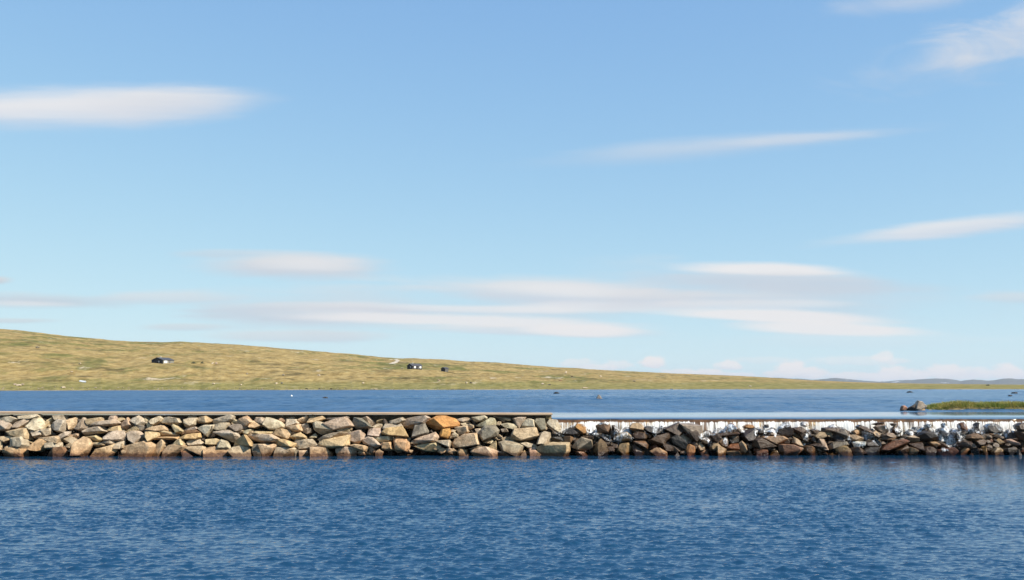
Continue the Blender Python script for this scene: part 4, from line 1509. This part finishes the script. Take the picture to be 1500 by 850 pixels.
# ------------------------------------------------------------------ boulders and rocks elsewhere
def loose(name, pts_px, y, colc, thick, label, cat, seed, group=None, lift=0.0, wet=0.1, rough=0.02):
    cx = sum(p[0] for p in pts_px) / len(pts_px); cy = sum(p[1] for p in pts_px) / len(pts_px)
    c = at_y(cx, cy, y)
    pts = []
    for p in pts_px:
        q = at_y(p[0], p[1], y)
        pts.append((q.x - c.x, q.z - c.z))
    me = stone_mesh(name, pts, seed, thick, rough=rough * thick * 4)
    o = bpy.data.objects.new(name, me); COL.objects.link(o)
    if name == 'rock' and y > 60:
        lift = 0.08
        o.scale = (1.1, 1.0, 1.25)                # stands clear of the ripples
    o.location = c + Vector((0, 0, lift))
    o.color = (*colc, wet)
    tag(o, label, cat, group)
    return o

def lake_y(py, px=750):
    return at_z(px, py, ZU).y

# rocks breaking the upper lake
rk = 'rocks breaking the lake surface'
y = lake_y(577.3, 815)
loose('rock', [(811, 576.6), (813.5, 575.4), (817, 575.6), (819.5, 576.8), (819, 578.2), (811, 578.2)], y, (0.10, 0.09, 0.08), 0.6, 'flat dark rock in the lake beyond the end of the cap', 'rock', 1, rk)
y = lake_y(585.0, 877)
loose('rock', [(874, 584.0), (876.5, 580.0), (879, 581.5), (881, 584.5), (881, 586), (873.5, 586)], y, (0.34, 0.30, 0.26), 0.35, 'pointed rock with a pale side standing in the lake behind the weir', 'rock', 2, rk)
y = lake_y(584.2, 476)
loose('rock', [(472.5, 584.0), (475, 582.8), (478, 582.6), (480, 584.0), (480, 585.2), (472.5, 585.2)], y, (0.05, 0.045, 0.045), 0.3, 'low dark rock in the lake, left of the long cabin on shore', 'rock', 3, rk)
y = lake_y(575.8, 1332)
loose('rock', [(1330, 575.2), (1332, 574.0), (1334.5, 574.4), (1337, 575.6), (1336, 577), (1330, 577)], y, (0.08, 0.075, 0.07), 0.7, 'small dark rock in the lake behind the leaning island boulder', 'rock', 4, rk)
y = lake_y(577.3, 1486)
loose('rock', [(1482.5, 576.6), (1485, 575.6), (1488.5, 575.8), (1490.5, 577.0), (1490, 578.4), (1483, 578.4)], y, (0.06, 0.055, 0.05), 0.6, 'dark rounded rock in the lake beyond the grassy island', 'rock', 5, rk)
y = lake_y(580.6, 1480)
loose('rock', [(1478, 580.2), (1480, 579.7), (1482, 580.4), (1481.5, 581.4), (1478, 581.4)], y, (0.12, 0.10, 0.09), 0.3, 'tiny rock just in front of the dark rounded lake rock', 'rock', 6, rk)
y = lake_y(606.4, 1342)
loose('rock', [(1340, 606.2), (1341.5, 605.4), (1344, 605.6), (1345, 606.4), (1344, 607.4), (1340.5, 607.4)], y, (0.06, 0.055, 0.05), 0.06, 'small dark stone poking through the smooth water just above the weir', 'rock', 7, rk)

# float on the lake
fl = empty('buoy', at_z(427, 582.0, ZU) + Vector((0, 0, 0.09)))
tag(fl, 'small white float on the lake, left of the low dark rock', 'buoy')
bm = bmesh.new(); bmesh.ops.create_uvsphere(bm, u_segments=16, v_segments=10, radius=0.13)
for v in bm.verts: v.co.z = v.co.z * 0.85 + 0.06
bm_obj('ball', bm, M_WHITE, fl, True)
bm = bmesh.new(); bmesh.ops.create_cone(bm, cap_ends=True, segments=10, radius1=0.03, radius2=0.03, depth=0.09, matrix=Matrix.Translation((0, 0, 0.20)))
bm_obj('eyelet', bm, M_PIPE, fl)

# stones lying on the moor
moor = [
 (27, 564.5, 9, 3.5, 'p', 'pale boulder at the middle of the outcrop near the photo left edge'), (22, 563.5, 5, 3, 'g', 'grey boulder left beside the pale outcrop boulder on the shore'), (33, 563.5, 5, 3, 'g', 'grey boulder right beside the pale outcrop boulder on the shore'),
 (93, 568.0, 9, 3, 'p', 'flat pale boulder at the water edge left of the upturned boat'), (140, 568.5, 6, 2, 'g', 'low grey stone at the water edge right of the upturned boat'),
 (105, 545.0, 5, 2, 'p', 'pale stone on the slope above the upturned boat'), (117, 533.0, 4, 2, 'p', 'pale stone on the slope left of the largest cabin'),
 (313, 562.5, 4, 3, 'p', 'pale upright stone on the shore meadow below and right of the largest cabin'), (353, 564, 4, 2.5, 'p', 'pale stone alone on the middle of the left shore meadow'),
 (312, 532.5, 4, 3, 'p', 'pale stone beside the bushes right of the largest cabin'), (317, 532.5, 4, 3, 's', 'pinkish stone beside the bushes right of the largest cabin'),
 (362, 548.0, 4, 2.5, 'd', 'dark stone on the slope between the largest and long cabins'),
 (405, 562.0, 5, 3, 'p', 'pale stone left of the dark stone near the shore'), (413, 561.5, 4, 3, 'd', 'dark stone near the shore beside the pale one'),
 (415, 549.5, 4, 3, 'd', 'dark stone high on the straw slope left of the track'), (467, 550.0, 5, 2.5, 'p', 'pale stone on the straw slope below the track'),
 (532, 561.5, 4, 2.5, 'p', 'pale stone on the shore meadow below the track'), (589, 539.7, 5, 1.6, 'p', 'flat pale stone just left of the long cabin'),
 (643, 557.5, 5, 2, 's', 'pinkish stone on the slope under the shed cabin'), (683, 561.0, 4, 3, 'p', 'pale stone of the pair near shore right of the shed cabin'), (690, 561.0, 5, 2.5, 'd', 'dark stone of the pair near shore right of the shed cabin'),
 (795, 562.5, 5, 3, 'p', 'pale stone on the shore above the flat dark lake rock'), (829, 546.0, 3.4, 5, 'p', 'tall pale stone standing on the slope under the ridge'), (880, 551.5, 4, 2.5, 'p', 'pale stone on the slope above the pointed lake rock'),
 (838, 551.5, 5, 2, 'b', 'brown stone right below the tall pale standing stone'), (821, 557.5, 6, 2, 'b', 'brown boulder on the straw slope above the lake rock'), (929, 558.5, 6, 2, 'd', 'dark low boulder on the slope right of the pointed lake rock'),
 (805, 563.8, 6, 2, 'd', 'dark boulder just right of the pale shore stone'), (857, 568.5, 10, 2.4, 'p', 'long pale boulder at the water edge above the pointed lake rock'),
 (1099, 566.0, 5, 2, 'p', 'pale stone on the low green shore below the cumulus clouds'), (984, 570.3, 6, 2, 'd', 'dark stone at the far water edge in mid photo right'), (1080, 570.5, 5, 2, 'd', 'dark stone at the water edge below the pale green shore stone'),
 (449, 569.8, 5, 1.8, 'k', 'leftmost of the three small black stones at the water edge'), (468, 569.8, 4, 1.8, 'k', 'middle of the three small black stones at the water edge'), (485, 569.8, 4, 1.8, 'k', 'rightmost of the three small black stones at the water edge'),
 (551, 570.2, 8, 1.8, 'p', 'pale stone at the water edge below the track'), (55, 509, 7, 3, 'd', 'dark boulder high on the hill near the photo left edge'),
]
for i, (px, py, w, h, cc, lab) in enumerate(moor):
    g_ = ground_at(px, py + h * 0.3)
    k = g_.y / F
    r = random.Random(300 + i)
    n = r.choice((6, 7, 8))
    pts = [(w / 2 * k * math.cos(a) * r.uniform(0.8, 1.1), h / 2 * k * math.sin(a) * r.uniform(0.8, 1.1)) for a in [6.283 * q / n + 0.3 for q in range(n)]]
    me = stone_mesh('moor_stone', pts, 400 + i, min(w, h) * 0.5 * k, rough=0.06)
    o = bpy.data.objects.new('moor_stone', me); COL.objects.link(o)
    o.location = g_ + Vector((0, 0, h * 0.34 * k))
    base = BASE[cc]
    o.color = (*[x * (0.95 if cc not in 'p' else 1.05) for x in base], 0.0)
    tag(o, lab, 'stone', 'stones lying on the moor and shore')

# pebbles along the far shore, too many to tell apart
V, Fc = [], []
r = random.Random(12)
for k in range(420):
    px = r.uniform(-60, 1560)
    g_ = ground_at(px, 570.4 + 0.0013 * px + 0.3)
    yy = g_.y + r.uniform(-2, 7); xx = g_.x * yy / g_.y
    z = float(terrain_h(xx, yy))
    if z < ZU - 0.2: z = ZU - 0.1
    s = r.uniform(0.12, 0.42)
    n = 6
    pts = [(s * math.cos(a) * r.uniform(0.8, 1.4), s * 0.6 * math.sin(a) * r.uniform(0.8, 1.1)) for a in [6.283 * q / n for q in range(n)]]
    me = stone_mesh('p', pts, 700 + k, s * 0.8, cuts=0)
    collect(me, Vector((xx, yy, z + s * 0.2)), V, Fc)
    bpy.data.meshes.remove(me)
peb = link('shore_pebbles', mesh_from('shore_pebbles', V, Fc), M_STONE)
peb.color = (0.30, 0.25, 0.18, 0.1)
tag(peb, 'small stones strewn along the far shoreline', 'pebbles', kind='stuff')

# ------------------------------------------------------------------ leafy plants: shrubs on the moor and skyline
def leaf_mat(name, lo, hi):
    m, t, b, _ = material(name)
    n = t.noise(world_pos(t), 2.0, 3, 0.6)
    n2 = t.noise(world_pos(t), 19.0, 2, 0.6)
    t.put(b.inputs['Base Color'], t.mix(t.step(t.math('ADD', t.math('MULTIPLY', n, 0.6), t.math('MULTIPLY', n2, 0.4)), 0.38, 0.62), lo, hi))
    b.inputs['Roughness'].default_value = 0.7
    return m
M_SHRUB = leaf_mat('shrub_leaves', (0.030, 0.040, 0.014), (0.085, 0.095, 0.030))
M_STEM = simple('stem_bark', (0.08, 0.06, 0.04), 0.9)
def shrub(px, py, w, h, label, seed):
    g_ = ground_at(px, py)
    k = g_.y / F
    r = random.Random(seed)
    root = empty('shrub', g_)
    tag(root, label, 'shrub', 'shrubs on the moor')
    W_, H_ = w * k / 2, h * k
    bm = bmesh.new()
    for q in range(420):
        a = r.uniform(0, 6.283); rad = math.sqrt(r.random())
        cl = 0.75 + 0.35 * mnoise.noise(Vector((math.cos(a) * 2 + seed, math.sin(a) * 2, seed)))
        x, y = W_ * rad * math.cos(a) * cl, W_ * 0.7 * rad * math.sin(a) * cl
        z = H_ * (1 - rad ** 2.2) * r.uniform(0.1, 1.0) * cl + 0.05
        s = r.uniform(0.05, 0.10) * max(W_, H_)
        nrm = Vector((r.gauss(0, 1), r.gauss(0, 1), r.gauss(0, 1))).normalized()
        u = nrm.orthogonal().normalized(); v = nrm.cross(u)
        c = Vector((x, y, z))
        bm.faces.new([bm.verts.new(c + u * s), bm.verts.new(c + v * s * 0.5), bm.verts.new(c - u * s), bm.verts.new(c - v * s * 0.5)])
    bm_obj('foliage', bm, M_SHRUB, root)
    bm = bmesh.new()
    for q in range(6):
        a = r.uniform(0, 6.283)
        bmesh.ops.create_cone(bm, cap_ends=True, segments=6, radius1=0.03 * W_ + 0.02, radius2=0.01, depth=H_ * 0.8,
                              matrix=Matrix.Translation((0.3 * W_ * math.cos(a), 0.2 * W_ * math.sin(a), H_ * 0.35)) @ Matrix.Rotation(0.5 * math.cos(a), 4, 'Y'))
    bm_obj('stems', bm, M_STEM, root)
shrub(1447, 565.2, 7, 3.2, 'small dark shrub on the flat skyline at the right', 1)
shrub(283, 532.5, 9, 4, 'green shrub just right of the largest cabin', 2)
shrub(296, 532.8, 8, 3.5, 'green shrub further right of the largest cabin, beside pale stones', 3)

# ------------------------------------------------------------------ grassy islet behind the weir
YI = lake_y(601.5, 1430)
kI = YI / F
xl, xr = at_z(1358, 601.5, ZU).x, at_z(1640, 601.5, ZU).x
nx, ny = 160, 30
gxv = np.linspace(xl, xr, nx); gyv = np.linspace(YI - 0.15, YI + 3.2, ny)
XX, YY = np.meshgrid(gxv, gyv)
u = (XX - xl) / (xr - xl); v = (YY - gyv[0]) / (gyv[-1] - gyv[0])
edge = smooth(u / 0.16) * smooth((1 - u) / 0.1) * smooth((v - 0.05 * fbm(XX * 1.4, YY * 0, 401)) / 0.10) * smooth((1 - v) / 0.3)
ZZ = ZU - 0.12 + 0.30 * edge + 0.10 * fbm(XX * 2.2, YY * 2.2, 411) * edge
M_PEAT = simple('peaty_soil', (0.15, 0.115, 0.048), 0.95, 0.4, 3.0)
islet = link('islet', grid_mesh('islet', np.stack([XX, YY, ZZ], -1)), M_PEAT)
tag(islet, 'low peaty islet overgrown with grass above the weir', 'islet')
V, Fc = [], []
r = random.Random(31)
def isl(x, y):
    i = min(nx - 1, max(0, int((x - xl) / (xr - xl) * (nx - 1)))); j = min(ny - 1, max(0, int((y - gyv[0]) / (gyv[-1] - gyv[0]) * (ny - 1))))
    return ZZ[j, i]
for k in range(15000):
    x = r.uniform(xl, xr); y = r.uniform(gyv[0], gyv[-1])
    z = isl(x, y)
    if z < ZU - 0.03: continue
    f = (x - xl) / (xr - xl)
    tuft = 0.5 + 1.0 * float(fbm(x * 1.7, y * 1.7, 421)) + 0.35 * float(fbm(x * 5, y * 5, 431))
    grow = min(1.0, 0.35 + f * 6)
    h = max(0.05, (0.08 + 0.32 * max(0.0, tuft)) * grow * r.uniform(0.7, 1.2))
    a = r.uniform(0, 6.283); lean = r.uniform(0.2, 1.1) * h
    w = r.uniform(0.008, 0.018)
    dx, dy = math.cos(a), math.sin(a)
    n = len(V)
    V += [(x - dy * w, y + dx * w, z - 0.02), (x + dy * w, y - dx * w, z - 0.02), (x + dx * lean * .4 + dy * w * .8, y + dy * lean * .4 - dx * w * .8, z + h * .6), (x + dx * lean * .4 - dy * w * .8, y + dy * lean * .4 + dx * w * .8, z + h * .6), (x + dx * lean, y + dy * lean, z + h)]
    Fc += [(n, n + 1, n + 2, n + 3), (n + 3, n + 2, n + 4)]
m, t, b, _ = material('island_grass')
pos = world_pos(t)
n1 = t.noise(pos, 1.1, 4, 0.6)
n2 = t.noise(pos, 14.0, 3, 0.7)
c = t.mix(t.step(t.math('ADD', t.math('MULTIPLY', n1, 0.65), t.math('MULTIPLY', n2, 0.35)), 0.40, 0.60), (0.175, 0.215, 0.034), (0.370, 0.300, 0.080))
t.put(b.inputs['Base Color'], c)
b.inputs['Roughness'].default_value = 0.7
tl = t.new('ShaderNodeBsdfTranslucent'); t.put(tl.inputs['Color'], c)
ms = t.new('ShaderNodeMixShader'); ms.inputs[0].default_value = 0.4
t.l.new(b.outputs[0], ms.inputs[1]); t.l.new(tl.outputs[0], ms.inputs[2])
t.l.new(ms.outputs[0], _.inputs[0])
grass = link('grass', mesh_from('grass', V, Fc), m)
tag(grass, 'yellow green grass growing on the low islet', 'grass', kind='stuff')
isb = 'stones around the grassy islet'
loose('islet_boulder', [(1339, 600.5), (1341, 593), (1344, 586.5), (1350.5, 588.5), (1357, 596), (1356, 602), (1346, 603)], YI + 0.15, (0.47, 0.385, 0.30), 0.24, 'big pale boulder leaning at the left tip of the grassy islet', 'boulder', 905, isb)
loose('islet_boulder', [(1327, 599.5), (1333, 596), (1341, 591.5), (1343, 598), (1342, 602), (1328, 602)], YI + 0.02, (0.06, 0.052, 0.045), 0.16, 'dark low stone between the reddish stone and the big pale boulder', 'boulder', 12, isb)
loose('islet_boulder', [(1318.5, 598), (1321, 594.5), (1325, 594), (1329, 597), (1329, 601.5), (1319, 602)], YI + 0.05, (0.36, 0.19, 0.12), 0.15, 'reddish stone standing in the water left of the islet', 'boulder', 13, isb)
for i, (px, w, h, cc) in enumerate([(1352, 7, 2.4, 'o'), (1362, 6, 2, 'd'), (1409, 8, 2, 'p'), (1417, 9, 3, 'k'), (1437, 6, 2, 'b'), (1471, 7, 2, 's'), (1490, 6, 2, 'p')]):
    labs = ['orange stone at the foot of the big leaning boulder', 'dark grey stone at the water just right of the leaning boulder', 'pale flat stone on the islet shore left of a black one', 'black stone on the islet shore beside the pale flat one',
            'brown stone on the islet shore right of the black one', 'pinkish stone on the islet shore toward its right part', 'pale stone on the islet shore nearest the right edge']
    loose('islet_stone', [(px - w / 2, 601.5), (px - w / 4, 601.2 - h * .7), (px + w / 5, 601 - h), (px + w / 2, 601), (px + w / 2, 602.5), (px - w / 2, 602.5)], YI - 0.02, BASE[cc], 0.08, labs[i], 'stone', 950 + i, isb)

# ------------------------------------------------------------------ the air between here and the far fells
bm = bmesh.new(); bm_box(bm, -15000, 15000, -14500, 15000, -4.0, 190.0)
m, t, b, out = material('haze')
t.n.remove(b)
vol = t.new('ShaderNodeVolumePrincipled')
vol.inputs['Color'].default_value = (0.80, 0.88, 1.0, 1)
vol.inputs['Density'].default_value = 4.0e-5
vol.inputs['Anisotropy'].default_value = 0.2
t.l.new(vol.outputs[0], out.inputs['Volume'])
hz_o = bm_obj('haze', bm, m)
tag(hz_o, 'faint bluish haze of distance over the lake and fells', 'haze', kind='stuff')

# ------------------------------------------------------------------ render settings
S.view_settings.view_transform = 'Standard'
S.view_settings.look = 'None'
S.view_settings.gamma = 1.0
S.view_settings.exposure = 0.55
S.view_settings.use_curve_mapping = False
S.cycles.max_bounces = 6
S.cycles.transparent_max_bounces = 24
S.cycles.volume_bounces = 0
S.cycles.use_denoising = True
S.cycles.denoiser = 'OPENIMAGEDENOISE'
S.cycles.sample_clamp_indirect = 2.5
S.cycles.caustics_reflective = False
S.cycles.caustics_refractive = False
